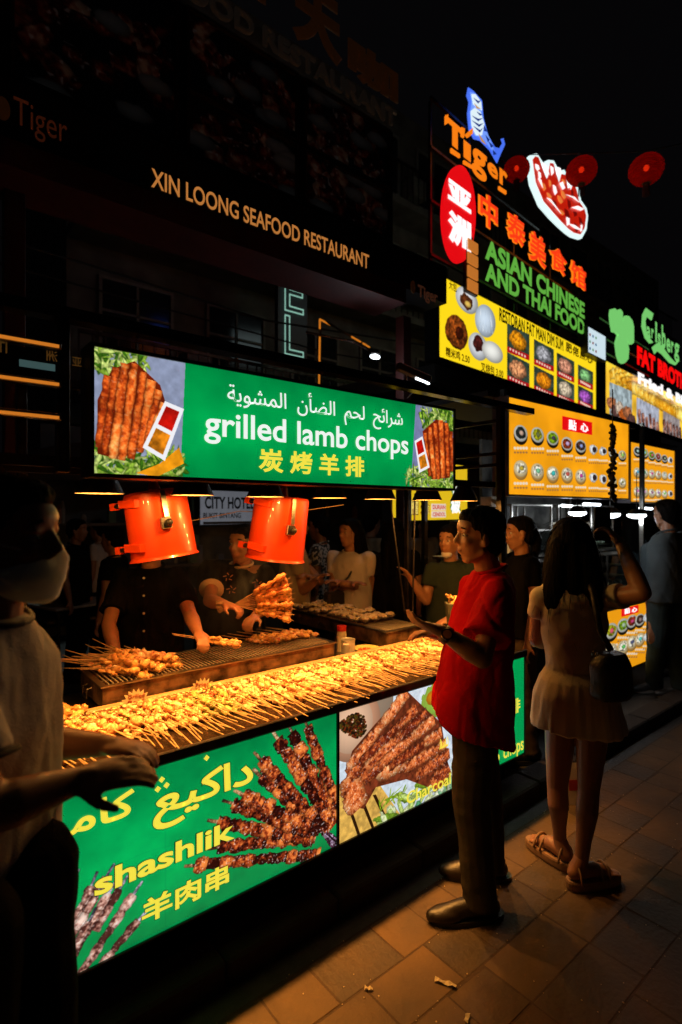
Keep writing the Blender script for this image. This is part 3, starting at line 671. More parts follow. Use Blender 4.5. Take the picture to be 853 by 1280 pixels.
# ---- the two orange hooded lamps
orange=mat('orange_enamel',(.82,.075,.008),.36,col2=(.7,.05,.006),vs=5,coat=.4,bump=.03)
def hood(x,y,ztop,rt,rb,h,tilt,rz,label,sc=1):
    R=empty('orange_hood',(x,y,ztop),label=label,cat='lamp hood'); R.rotation_euler=Matrix.Rotation(tilt,3,Vector((FX,FY,0))).to_euler()
    n=48; b=MB(); pro=[(.0,0),(rt*.35,0),(rt*.96,-.002),(rt,-.012),(rb*.97,-h+.012),(rb,-h+.008),(rb*1.03,-h),(rb*1.015,-h-.002),(rb*.96,-h+.004),(rt*.97,-.02),(.0,-.012)]
    for j in range(len(pro)-1):
        vs=[(max(pro[q][0],1e-4)*cos(2*pi*k/n),max(pro[q][0],1e-4)*sin(2*pi*k/n),pro[q][1]) for q in (j,j+1) for k in range(n)]
        b.add(vs,[(k,(k+1)%n,n+(k+1)%n,n+k) for k in range(n)])
    b.build('shell',orange,R,smooth=True)
    for a,z,L in ((radians(-158),-.045,.07),(radians(-158),-h+.06,.07)):      # clamps with bolts on the street side
        rr=rt+(rb-rt)*(-z/h); c,s_=cos(a),sin(a); cx,cy=c*(rr+.004),s_*(rr+.004); t=(-s_,c)
        q=MB(); q.bar((cx-t[0]*L*.85,cy-t[1]*L*.85,z+.006),(cx+t[0]*L*.55,cy+t[1]*L*.55,z-.004),.026,.034); k=q.build('clamp',orange,R,bevel=.002)
        q=MB(); q.tube([(cx-t[0]*L*1.15+c*.006,cy-t[1]*L*1.15+s_*.006,z),(cx-t[0]*L*.8+c*.006,cy-t[1]*L*.8+s_*.006,z)],.011,10); q.build('bolt',steel,k)
        q=MB(); e=(cx-t[0]*L*1.15,cy-t[1]*L*1.15,z); q.bar(e,(e[0]-t[0]*.035,e[1]-t[1]*.035,z+.002),.024,.03); q.build('clamp_end',orange,k)
    a=radians(-98); rr=rt+(rb-rt)*.45; c,s_=cos(a),sin(a)
    q=MB(); q.bar((c*rt*1.02,s_*rt*1.02,-.01),(c*(rr+.012),s_*(rr+.012),-h*.42),.02,.006); k=q.build('hinge_strap',steel,R)
    q=MB(); q.box(-.03,-.012,-.024,.012,.012,.024); kk=q.build('hinge_block',steel,R,bevel=.002); kk.location=(c*(rr+.014),s_*(rr+.014),-h*.5); kk.rotation_euler[2]=a+pi/2
    q=MB(); q.ell((0,0,0),(.016,.016,.016)); kk=q.build('knob',black,R,smooth=True); kk.location=(c*(rr+.034),s_*(rr+.034),-h*.5)
    q=MB(); q.tube([(0,0,0),(0,0,.05)],[.03,.018],12); q.build('neck',orange,R)
    q=MB(); q.ell((0,0,-h*.22),(.035,.035,.05)); q.build('bulb',bulb,R,smooth=True)
    l=bpy.data.lights.new('hood_light','POINT'); l.energy=22; l.color=LAMP; l.shadow_soft_size=.05
    o=bpy.data.objects.new('hood_light',l); COL.objects.link(o); o.parent=R; o.location=(0,0,-h*.34)
hood(ony(194,2.35)[0],2.35,1.738,.132,.142,.29,radians(-9),0,'orange metal lamp hood hanging in front of the first cook\'s face')
hood(ony(354,2.35)[0],2.35,1.732,.138,.150,.325,radians(7),0,'orange metal lamp hood hanging in front of the second cook, right one')
# thin rods and cable by the right rear post
for px0,px1,lab in ((487,506,'thin slanting rod left of the post behind the far grill'),(519,516,'thin upright rod right of the post behind the far grill')):
    a=wpt(px0,618,3.55); c=wpt(px1,765,3.45); b=MB(); b.tube([a,c],.006,6); tag(b.build('rod',dsteel),lab,'rod')
b=MB(); b.tube([wpt(430,632,3.0),wpt(360,642,2.9),wpt(300,640,2.85),wpt(240,652,2.7)],.002,5); tag(b.build('cord',bamboo),'thin pale cord slung under the lamp row behind the orange hoods','cord')
# ================================================================ SIGNS ALONG THE STREET
def pan_px(px0,py0,z0c,px1,py1,z1c,h):
    a=wpt(px0,py0,z0c); b=wpt(px1,py1,z1c); return Panel(a.x,a.y,a.z,math.atan2(b.y-a.y,b.x-a.x),math.hypot(b.x-a.x,b.y-a.y),h)
def prism_px(pan,R,name,pts,m,y0,y1):
    b=MB(); b.prism([pan.uv(*p) for p in pts],0,1); b.v=[(x,y0+(y1-y0)*z,y) for x,y,z in b.v]; b.f=[tuple(reversed(f)) for f in b.f]
    return b.build(name,m,R)
def ell_px(px,py,rx,ry,n=32,a0=0): return [(px+rx*cos(2*pi*k/n+a0),py+ry*sin(2*pi*k/n+a0)) for k in range(n)]
D=pan_px(549,447,6.0,745,512,9.1,.9)
R=D.root('dim_sum_board',label='yellow lit board with white buns and eight small dish photos, below the neon letters',cat='sign')
D.box(.18,.02).build('housing',black,R)
C=Canvas(D,200,(250,215,25))
def bun(C,x,y,rx,ry,ang=0,col=(225,228,232)): C.ell(x,y,rx,ry,col,ang=ang,shade=.35)
bun(C,584,376,14,16); C.ell(584,378,8,9,(90,45,20),shade=.3,edge=.7,mot=.6); C.ell(585,381,4,4,(230,190,90))
bun(C,607,402,13,20,ang=-.3,col=(205,220,235)); 
for k in range(5): C.meat((601+k*3,386+k*2),(600+k*4,414+k),1.2,((180,195,215),(190,205,220),(235,240,245)),seed=k,lump=9,glint=0)
C.ell(571,416,14,21,(150,70,20),shade=.55,edge=.15,mot=.8); C.ell(575,418,5,8,(60,20,8),edge=.8,mot=.5)
bun(C,598,434,12,17); C.ell(598,430,7,10,(70,25,22),edge=.6,mot=.7); bun(C,616,441,13,13,col=(235,235,228))
dish=[(240,150,20),(170,170,175),(220,150,120),(130,190,120),(225,150,100),(240,140,20),(225,205,175),(170,90,190)]
k=0
for r_ in range(2):
    for c_ in range(4):
        x=(648,680,707,732)[c_]; y=(429,446,461,473)[c_]+r_*(36,33,29,26)[c_]; w=(14,12.5,11,9.5)[c_]; h=(17,15,14,12)[c_]; s=.52*w
        P=[(x-w,y-h-s),(x+w,y-h+s),(x+w,y+h+s*.75),(x-w,y+h-s*.75)]
        C.poly(P,(45,60,50),mottled=.6); C.ell(x,y-2,w*.78,h*.68,dish[k],shade=.5,edge=.35,mot=.6)
        C.poly([(x-w,y+h-s*.75-7),(x+w,y+h+s*.75-7),(x+w,y+h+s*.75),(x-w,y+h-s*.75)],(170,15,25))
        for q in range(6): C.ell(x-w+4+q*(2*w-6)/6,y+h-s*.75-3.5+q*s*1.5/6,1.1,1.7,(235,200,180),shade=0)
        k+=1
rect(R,'photo_face',img_mat('dim_sum_print',C.a,1.05),0,0,D.w,D.h,y=0)
ink=mat('black_print',(.012,.01,.005),.5); brn=mat('brown_print',(.3,.06,.01),.5); redp=glow('red_print',(200,15,20),.9)
letter_px(D,R,'RESTORAN FAT MAN DIM SUM',ink,(624,402),(704,426),bold=.03)
for i,t in enumerate('\u80a5\u4f6c\u70b9\u5fc3'): letter_px(D,R,t,brn,(707+i*8.6,440+i*4.3),(715+i*8.6,432+i*4.3),bold=.03)
letter_px(D,R,'\u7cef\u7c73\u9e21 2.50',brn,(557,446),(587,445),bold=.02); letter_px(D,R,'\u53c9\u70e7\u5305 3.00',brn,(601,465),(629,463),bold=.02)
letter_px(D,R,'\u5927\u5305',brn,(561,362),(571,356),bold=.02)
# neon letters above it
N_=empty('neon_sign',D.o,D.a,label='tall neon sign with orange and green letters over a red oval, above the yellow board',cat='neon sign')
frm=MB()
for v in (1.15,1.75,2.35,2.9): frm.box(.0,.10,v,4.2 if v<2 else (2.6 if v<2.7 else 1.6),.13,v+.03)
for u in (.02,.8,1.9,3.0,4.1): frm.box(u,.13,.9,u+.03,.16,2.9 if u<1.7 else (2.3 if u<3.2 else 1.9))
frm.build('support_frame',dsteel,N_)
tank=mat('neon_orange',(.5,.15,.02),.4,emit=s2l((255,130,20)),es=.95); nred=mat('neon_red',(.5,.02,.01),.4,emit=s2l((250,60,20)),es=1.0)
ngrn=mat('neon_green',(.1,.3,.05),.4,emit=s2l((105,190,70)),es=.8); nwht=glow('neon_white',(255,250,250),1.15); nblu=glow('neon_blue',(70,110,235),1.1); rsg=glow('sign_red',(228,10,18),1.0)
def sl(body,a,b,m,y=-.05,bold=.03,**k): return letter_px(D,N_,body,m,a,b,y=y,bold=bold,**k)
# brewery lettering drawn letter by letter along the slope
def sb(body,bb,m,**k):      # box given by the outline seen in the photograph
    x0,yt,x1,yb=bb; s=(633-(yt+yb)/2)/(1112-x0)*(x1-x0); return sl(body,(x0,yb-s),(x1,yt+s),m,**k)
for ch,bb in zip('T\u0131ger',((552,148,576,198),(575,178,584,207),(585,184,604,235),(605,203,618,230),(620,212,630,240))): sb(ch,bb,tank,bold=.035 if ch!='T' else .05)
for q in ([(552,149),(555,147),(555,158),(552,160)],[(572,163),(576,165),(575,176),(572,174)],[(559,189),(570,197),(570,201),(559,194)],[(575,204),(586,211),(586,214),(575,208)],[(619,236),(628,242),(628,246),(619,240)]): prism_px(D,N_,'lettering_serif',q,tank,-.06,-.04)
prism_px(D,N_,'lettering_accent',[(577,172),(586,164),(586,171),(580,176)],tank,-.06,-.04)
prism_px(D,N_,'emblem',[(583,112),(589,116),(600,128),(602,150),(608,172),(616,186),(622,188),(626,181),(624,176),(627,175),(629,183),(624,194),(619,206),(610,190),(598,178),(590,176),(584,165),(582,145),(584,130),(581,122)],nblu,-.03,-.02)
prism_px(D,N_,'emblem_body',[(585,118),(590,119),(599,130),(600,146),(605,166),(612,182),(616,194),(609,186),(600,174),(591,172),(587,163),(585,145),(587,130)],glow('emblem_sky',(110,150,240),1.1),-.034,-.028)
ebl=glow('emblem_pale',(215,232,238),1.1); nav=glow('emblem_navy',(25,50,130),.9); eor=glow('emblem_tan',(200,150,80),.9)
prism_px(D,N_,'emblem_stripe',[(585,142),(590,138),(597,143),(602,158),(599,172),(592,172),(586,160)],ebl,-.042,-.036); prism_px(D,N_,'emblem_stripe',[(586,121),(591,121),(598,131),(599,141),(594,138),(588,133)],ebl,-.042,-.036)
for q in ([(586,148),(594,152),(600,151),(594,155)],[(586,154),(595,159),(601,157),(595,162)],[(588,161),(596,166),(600,163),(596,169)],[(588,126),(594,130),(597,129),(594,133)],[(603,172),(608,178),(606,181)],[(607,180),(613,186),(610,188)],[(601,160),(605,168),(601,167)],[(612,190),(617,196),(613,197)],[(592,143),(596,148),(599,147)]): prism_px(D,N_,'emblem_mark',q,nav,-.048,-.043)
for q in ([(589,133),(593,137),(597,140),(592,139)],[(594,170),(600,178),(604,184),(598,180)]): prism_px(D,N_,'emblem_mark',q,eor,-.048,-.043)
prism_px(D,N_,'oval_plate',ell_px(571,270,20.5,61),rsg,-.04,.0)
sb('\u4e9a',(556,226,585,271),nwht,y=-.045,bold=.06); sb('\u6d32',(556,264,585,321),nwht,y=-.045,bold=.06)
for ch,bb in zip('\u4e2d\u6cf0\u7f8e\u98df\u9986',((594,239,619,297),(628,263,654,317),(656,287,680,342),(682,305,706,352),(708,325,730,369))):
    sb(ch,bb,tank,y=-.04,bold=.065); x0,yt,x1,yb=bb; sb(ch,(x0+1.5,yt+1.5,x1-1.5,yb-1.5),nred,y=-.055,bold=.025)
sl('ASIAN CHINESE',(602,326),(727,381),ngrn,bold=.04); sl('AND THAI FOOD',(602,353),(727,403),ngrn,bold=.04)
CR=empty('neon_seafood_sign',D.o,D.a,label='red and white neon seafood claw picture floating between the dark red lanterns',cat='neon sign')
prism_px(D,CR,'outline_plate',[(659,200),(663,195),(669,194),(675,203),(683,215),(683,202),(690,203),(697,216),(703,214),(709,225),(716,224),(722,238),(724,252),(731,262),(733,272),(731,289),(725,300),(715,297),(708,292),(698,283),(688,273),(675,258),(664,232)],glow('cool_white_neon',(215,240,240),1.2),-.03,.03)
cm=mat('seafood_red',(.5,.04,.01),.4,emit=s2l((190,28,10)),es=.95); cm2=mat('seafood_pale',(.7,.3,.1),.4,emit=s2l((240,130,60)),es=.9); cm3=mat('seafood_dark',(.3,.01,.01),.4,emit=s2l((110,8,6)),es=.9)
prism_px(D,CR,'seafood_shape',[(663,202),(666,198),(670,199),(680,226),(682,224),(685,206),(689,207),(696,232),(699,220),(704,221),(707,238),(715,232),(718,240),(721,254),(728,264),(730,272),(728,287),(723,295),(715,293),(708,288),(699,279),(690,269),(677,254),(667,230)],cm,-.04,-.032)
rq=random.Random(3)
for x,y in ((671,222),(676,236),(682,247),(690,258),(698,268),(707,279),(716,287),(700,246),(708,258),(716,270),(722,279),(690,240),(696,252),(705,270),(668,212),(687,216),(701,230),(712,245),(684,232),(724,287)):
    w=rq.uniform(1.6,3.2); h=rq.uniform(3,7); k=rq.uniform(-2,2); prism_px(D,CR,'seafood_highlight',[(x-w,y-h),(x+w*.4,y-h*.6),(x+w+k,y+h*.5),(x+k,y+h),(x-w*.7,y+h*.2)],rq.choice((cm2,cm3,cm3,cm2,nwht)),-.05,-.043)
for q in ([(674,206),(676,212),(682,222),(680,212)],[(692,212),(694,222),(698,219),(696,213)],[(679,250),(685,256),(697,270),(693,264),(684,252)],[(706,224),(709,240),(713,231)],[(703,246),(712,250),(720,256),(714,249)],[(710,262),(722,266),(726,264),(718,260)],[(706,282),(714,284),(724,291),(714,288)],[(668,226),(674,238),(672,228)],[(695,232),(699,240),(702,238),(699,230)]): prism_px(D,CR,'outline_gap',q,nwht,-.058,-.052)
LW=pan_px(586,362,6.3,598,366,6.45,.62); R=LW.root('lit_window',label='narrow orange lit window slats between the red oval and the green letters',cat='window')
for k in range(4):
    b=MB(); b.box(0,0,.0+k*.155,LW.w,.02,.125+k*.155); b.build('pane',mat('warm_pane',(.5,.3,.1),.4,emit=s2l((220,130,50)),es=.7),R)
b=MB(); b.box(-.02,.02,-.02,LW.w+.02,.06,.64); b.build('frame',black,R)
WB=pan_px(735,441,8.6,757,450,9.1,.4); R=WB.root('small_light_box',label='small white lit box with faint print at the right end of the yellow board',cat='sign'); WB.box(.15,.02).build('housing',black,R)
rect(R,'face',glow('cool_white_face',(205,225,235),1.0),0,0,WB.w,WB.h,y=-.002)
for i in range(3):
    for j in range(3):
        b=MB(); b.box(.05+i*.12,-.006,.05+j*.11,.10+i*.12,-.003,.09+j*.11); b.build('printed_patch',glow('patch%d'%((i+j)%3),((60,110,150),(110,160,110),(150,60,60))[(i+j)%3],.7),R)
# second facade board with the clover
ux,_v=D.uv(757,520); wl=5.6; E0=D.o+D.u*ux; E=Panel(E0.x,E0.y,D.o.z,D.a,wl,.9)
R=E.root('grill_photo_board',label='yellow lit board with grilled food photos at the right edge, below the clover',cat='sign'); E.box(.18,.02).build('housing',black,R)
C=Canvas(E,150,(245,190,50)); C.a*=(1-.5*(C.nb-.5))[...,None]
for k in range(9): C.meat((762+k*7,470+k*4),(790+k*9,462+k*8),8,((200,130,10),(245,190,60),(255,225,120)),seed=k,lump=5,glint=0)
C.poly([(762,478),(790,490),(790,540),(762,526)],(150,165,170),mottled=.4)
for k in range(6): C.ell(765+k*5,505+k*3+(k%2)*7,6,8,[(180,110,70),(90,60,55),(200,180,160),(190,90,30)][k%4],edge=.6,mot=.6)
C.poly([(796,497),(824,512),(824,556),(796,545)],(165,170,185),mottled=.3)
for k in range(6): C.meat((799+k*4.5,512+k*2+(k%3)*3),(801+k*4.5,543+k*2),5.5,((60,25,20),(120,65,50),(200,150,130)),seed=k+5)
C.poly([(829,514),(850,526),(850,570),(829,560)],(150,140,140),mottled=.3)
for k in range(6): C.meat((830+k*4,525+k*2),(833+k*4,558+k*2),5,((40,20,18),(100,55,45),(190,140,120)),seed=k+15)
rect(R,'photo_face',img_mat('grill_board_print',C.a,1.0),0,0,E.w,E.h,y=0)
K=empty('neon_clover_sign',D.o,D.a,label='green neon clover, script and red letters above the grill photo board at the right edge',cat='neon sign')
cgr=mat('pale_green_neon',(.2,.5,.2),.4,emit=s2l((120,205,110)),es=.95)
clov=[(762,388),(766,387),(769,390),(773,388),(776,392),(776,404),(780,396),(784,397),(788,402),(790,410),(790,430),(787,432),(783,430),(781,424),(784,438),(783,450),(780,454),(777,456),(773,454),(770,446),(768,430),(771,420),(768,417),(764,416),(762,405),(761,395)]
prism_px(D,K,'clover',clov,cgr,-.04,0)
u0,v0=D.uv(800,388)
def kt(body,a,b,m,bold=.03,**k): return letter_px(D,K,body,m,a,b,y=-.05,bold=bold,**k)
prism_px(D,K,'lettering',[(813,394),(804,387),(800,395),(799,410),(803,424),(809,431),(813,430),(808,424),(804,415),(803,403),(805,397),(811,402)],cgr,-.06,-.04)
for ch,(x0,yb,x1,yt) in zip('arlsberg',((805,422,810,412),(811,424,814,414),(816,429,818,405),(819,433,823,420),(824,436,829,411),(830,440,835,427),(836,442,839,430),(840,452,846,433))): kt(ch,(x0,yb),(x1,yt),cgr,bold=.03)
prism_px(D,K,'swash',[(812,436),(818,431),(824,434),(834,448),(841,455),(846,452),(841,458),(834,455),(824,444),(818,440),(815,444)],cgr,-.06,-.04)
kt('FAT BROTHERS',(793,457),(868,480),glow('hot_red_neon',(245,10,10),1.1),bold=.06)
kt('Fried & BBQ',(794,483),(864,503),nwht,bold=.06)
b=MB()
for v in (1.1,1.35,1.65): b.box(ux,.1,v,ux+2.7,.13,v+.03)
b.build('support_frame',dsteel,K)
# dark awning edge under the boards
aw=empty('awning',D.o,D.a,label='dark awning edge running beneath the yellow street boards',cat='awning')
b=MB(); b.box(-.05,.02,-.28,ux+3.2,1.6,-.08); b.build('canopy',mat('dark_canvas',(.02,.018,.017),.8),aw)
# ---- stall two
Y2=2.17; mx0,_=ony(636,Y2); mx1,_=ony(786,Y2)
lilac=mat('lilac_steel',(.25,.22,.24),.35,.7)
M1=Panel(mx0,Y2,1.772,0,mx1-mx0,.665)
R=M1.root('menu_light_box',label='large orange menu light box with a red plaque and two rows of bowls',cat='sign'); M1.box(.12,.012).build('housing',lilac,R)
C=Canvas(M1,300,(244,160,18)); C.a*=(1-.12*(C.nb-.5)*2)[...,None]
def menu(C,xs,ys,sz,seed=0):
    rr=np.random.default_rng(seed); kinds=[(40,45,40),(150,150,20),(120,160,20),(140,50,20),(70,45,35),(225,230,235),(60,40,35),(200,190,160),(190,170,110)]
    for j,row in enumerate(ys):
        for i,x in enumerate(xs):
            y=row[i]; s=sz[i]; kc=kinds[(i+j*4)%9]
            if (i in (5,6)): C.ell(x,y,s*.8,s*1.0,(235,238,240),edge=.5,mot=.3); C.ell(x+s*.2,y,s*.4,s*.6,(50,35,35),edge=.6)
            else:
                C.ell(x,y+s*.3,s*.95,s*1.25,(30,20,10) if j==0 else (205,150,70),shade=.3); C.ell(x,y-s*.05,s*.95,s*1.15,(215,215,205) if j==0 else (240,215,160),shade=.3); C.ell(x,y-s*.1,s*.72,s*.8,kc if j==0 else (235,225,200),shade=.3,edge=.5,mot=.8)
                C.ell(x+s*.1,y-s*.1,s*.3,s*.35,tuple(rr.integers(60,230,3)),edge=.6)
            for q in range(5): C.ell(x-s*.8+q*s*.4,y+s*2.0,s*.2,s*.22,(235,215,190),shade=0); C.ell(x-s*.8+q*s*.4,y+s*2.6,s*.16,s*.14,(160,110,60),shade=0)
XS=[651,672,691,709,726,742,754,766,778]; SZ=[9,8.4,7.8,7.4,7,6.4,5.8,5.4,5]
menu(C,XS,[[543,545,549,556,559,563,565,567,570],[587,590,593,594,596,598,600,602,604]],SZ)
rect(R,'photo_face',img_mat('menu_print',C.a,1.0),0,0,M1.w,M1.h,y=0)
q=MB(); u0,v0=M1.uv(703,538); u1,v1=M1.uv(740,529); q.box(u0,-.003,v0,u1,.002,v1); q.build('red_plaque',rsg,R)
for ch,(x0,yb,x1,yt) in zip('\u9ede\u5fc3',((710,538,720,527),(725,540,735,531))): letter_px(M1,R,ch,nwht,(x0,yb),(x1,yt),y=-.005,bold=.04)
g0=pan_px(788,628,5.4,843,632,6.23,.59)
R=g0.root('menu_light_box',label='smaller orange menu light box with three rows of bowls, at the right edge',cat='sign'); g0.box(.12,.012).build('housing',lilac,R)
C=Canvas(g0,300,(244,160,18)); menu(C,[797,806,815,823,831,838],[[565,567,570,572,574,576],[591,592,593,594,595,596],[615,616,617,617,618,618]],[5,4.8,4.5,4.2,4,3.8],4)
rect(R,'photo_face',img_mat('menu_print_small',C.a,1.0),0,0,g0.w,g0.h,y=0)
s2=empty('food_stall',(4.4,2.5,0),label='second steel snack stall with glass cases under the big orange menu box',cat='food stall'); o2=Vector((-4.4,-2.5,0))
def b2(name,mt,*bx,bevel=0,smooth=False):
    m=MB()
    for x in bx: m.box(*x)
    m.v=[tuple(Vector(v)+o2) for v in m.v]; return m.build(name,mt,s2,bevel=bevel)
b2('cabinet',dsteel,(3.25,2.2,.2,5.56,3.0,.80)); b2('plinth',black,(3.35,2.3,0,5.5,2.9,.2)); b2('counter_top',steel,(3.22,2.16,.80,5.6,3.02,.82))
for x in (3.27,5.53):
    for y in (2.22,2.95): b2('post',steel,(x-.018,y-.018,.82,x+.018,y+.018,2.5))
b2('back_panel',mat('added_back_steel',(.2,.19,.17),.5,.3,col2=(.03,.03,.03),vs=5),(4.05,2.97,.82,5.5,3.0,2.3)); b2('shelf',steel,(3.3,2.45,1.28,5.5,2.9,1.30)); b2('canopy',mat('dark_canvas',(.02,.018,.017)),(3.2,2.3,2.46,5.6,3.05,2.50))  # back panel added behind the cases to catch lamp light
glassm=mat('case_glass',(.7,.8,.8),.05,0); gb=glassm.node_tree.nodes['Principled BSDF']; gb.inputs['Transmission Weight'].default_value=1; gb.inputs['IOR'].default_value=1.1
for x0,x1 in ((3.45,4.1),(4.2,4.9),(5.0,5.5)):
    b2('case_frame',steel,*[(x,y,.82,x+.015,y+.015,1.26) for x in (x0,x1-.015) for y in (2.3,2.7)],(x0,2.3,1.25,x1,2.715,1.262))
    b2('case_glass',glassm,(x0+.016,2.302,.825,x1-.016,2.306,1.248))
    for k in range(4): b2('tray',steel,(x0+.03,2.34,.84+.1*k,x1-.03,2.68,.846+.1*k))
# the low lit menu panel
lx0,_=ony(742,Y2); lx1,_=ony(812,Y2)
L_=Panel(lx0,Y2-.004,.245,0,lx1-lx0,.575); R=L_.root('menu_board',label='low orange menu panel with a red plaque on the front of the second stall',cat='sign'); L_.box(.022,.006).build('housing',black,R)
C=Canvas(L_,300,(244,160,18)); menu(C,[750,764,779,790,800,809],[[795,790,783,778,776,773],[822,816,810,804,800,797]],[9,8.5,7.5,7,6.4,5.8],8)
rect(R,'photo_face',img_mat('menu_print_low',C.a,.9),0,0,L_.w,L_.h,y=0)
q=MB(); u0,v0=L_.uv(777,772); u1,v1=L_.uv(798,757); q.box(u0,-.003,v0,u1,.002,v1); q.build('red_plaque',rsg,R)
for ch,(x0,yb,x1,yt) in zip('\u9ede\u5fc3',((780,769,787,760),(789,767,796,759))): letter_px(L_,R,ch,nwht,(x0,yb),(x1,yt),y=-.005,bold=.04)
for x0,x1 in ((3.75,4.35),(4.45,5.05),(5.1,5.5)):
    b2('upper_case_frame',steel,*[(x,y,1.302,x+.015,y+.015,1.70) for x in (x0,x1-.015) for y in (2.47,2.8)],(x0,2.47,1.70,x1,2.82,1.712),(x0,2.47,1.49,x1,2.48,1.50))
    b2('upper_case_glass',glassm,(x0+.016,2.472,1.305,x1-.016,2.476,1.488))
    for k in range(2): b2('tray',steel,(x0+.03,2.5,1.33+.17*k,x1-.03,2.78,1.336+.17*k))
for k in range(14):
    h=.07+.05*(k%3); px_=3.45+.145*k; b2('jar',mat('stall_jar%d'%(k%4),((.5,.12,.05),(.55,.5,.4),(.15,.3,.12),(.6,.4,.1))[k%4],.35),(px_,2.25,.821,px_+.07,2.29,.821+h))
# buns and baskets in the cases, dish photos on steel cabinet
bunm=mat('steamed_bun',(.75,.68,.55),.6); rr=random.Random(9)
bme=MB().ell((0,0,0),(.038,.038,.026),nu=12,nv=8).mesh('bun'); bme.materials.append(bunm); bme.polygons.foreach_set('use_smooth',[True]*len(bme.polygons))
for x0 in (3.5,4.25,5.05):
    for k in range(4):
        for i in range(5):
            o=bpy.data.objects.new('steamed_bun',bme); COL.objects.link(o); o.location=(x0+.04+.095*i,2.42+.05*(i%2),.872+.1*k) if k<2 else (x0+.29+.095*i if x0<5 else x0+.08+.07*i,2.56+.05*(i%2),1.362+.17*(k-2)); tag(o,'pale steamed bun on a tray of the glass case at the second stall','bun','steamed buns in the glass cases')
cwl=mat('cool_white_bulb',(1,1,1),.3,emit=(.85,.95,1),es=6)
def plamp(px,py,zc,rad,label,e=4,c=(.85,.93,1)):
    p=wpt(px,py,zc); R=empty('pendant_lamp',p,label=label,cat='lamp'); b=MB(); b.ell((0,0,-.008),(rad,rad,rad*.36),nu=20,nv=10); b.build('diffuser',cwl,R,True)
    b=MB(); b.loft([((0,0,.002),rad*1.03,rad*1.03,0),((0,0,.05),rad*.5,rad*.5,0)]); b.build('shade',dsteel,R); b=MB(); b.tube([(0,0,.05),(0,0,.4)],.004,6); b.build('cord',black,R)
    l=bpy.data.lights.new('pendant_light','POINT'); l.energy=e; l.color=c; l.shadow_soft_size=rad*.8; o=bpy.data.objects.new('pendant_light',l); COL.objects.link(o); o.parent=R; o.location=(0,0,-.05)
plamp(763,643,4.6,.08,'white oval pendant lamp over the glass cases, left of the raised phone',4.5)
plamp(796,644,5.2,.085,'white oval pendant lamp over the glass cases, near the tall man',4)
plamp(722,641,4.4,.07,'white pendant lamp just above the long dark hair of the woman with the phone',4)
for px0,px1,py,zc,w in ((703,716,633,4.6,0),(730,750,631,4.9,0),(800,815,636,5.6,0)):
    a=wpt(px0,py,zc); b_=wpt(px1,py+1,zc+.25); b=MB(); b.tube([a,b_],.012,8); tag(b.build('tube_lamp',cwl,None),'short white tube lamp under the orange menu boxes, '+{703:'leftmost',730:'middle one',800:'by the tall man'}[px0],'lamp')
R=empty('photo_cabinet',(3.62,2.62,.82),label='steel cabinet with small dish photos behind the woman in the dark top',cat='cabinet')
b=MB(); b.box(-.2,-.1,0,.25,.2,.76); b.build('body',dsteel,R,bevel=.004)
for i in range(2):
    for j in range(2): b=MB(); b.box(-.18+.21*i,-.106,.5+.0*j-.28*j,.0+.21*i,-.102,.7-.28*j); b.build('dish_photo',mat('dish_photo_print',(.45,.3,.1),.4,col2=(.2,.08,.02),vs=25,emit=(.4,.22,.07),es=.9),R)  # lit look of the dish prints put in as emission
b=MB(); b.box(.0,-.05,.765,.12,.05,.95); b.build('ticket_holder',mat('pale_plastic_tub',(.65,.5,.28)),R)
# hanging garland in front of the menu box
R=empty('garland',wpt(766,540,3.9),label='dark leafy garland hanging in front of the orange menu box',cat='garland'); b=MB()
for k in range(60): b.ell((rr.gauss(0,.012),rr.gauss(0,.012),-.018*k*.5+.04),(.02,.016,.018),Matrix.Rotation(rr.random()*3,3,'X'),nu=5,nv=4)
b.build('foliage',mat('dark_leaf',(.02,.022,.012),.7),R); b=MB(); b.tube([(0,0,-.4),(0,0,.3)],.004,5); b.build('cord',black,R)
# skewer trays on the near end of stall two
for i in range(16):
    skewer((3.36+.03*(i%8),2.34+.05*(i//8),.85+.02*(i//8)),(.1,.95,.1),rr.random()*6,rr.choice((0,1,5,6)),'skewer in the small pile on the second stall, behind the red shirt','skewers on the second stall')
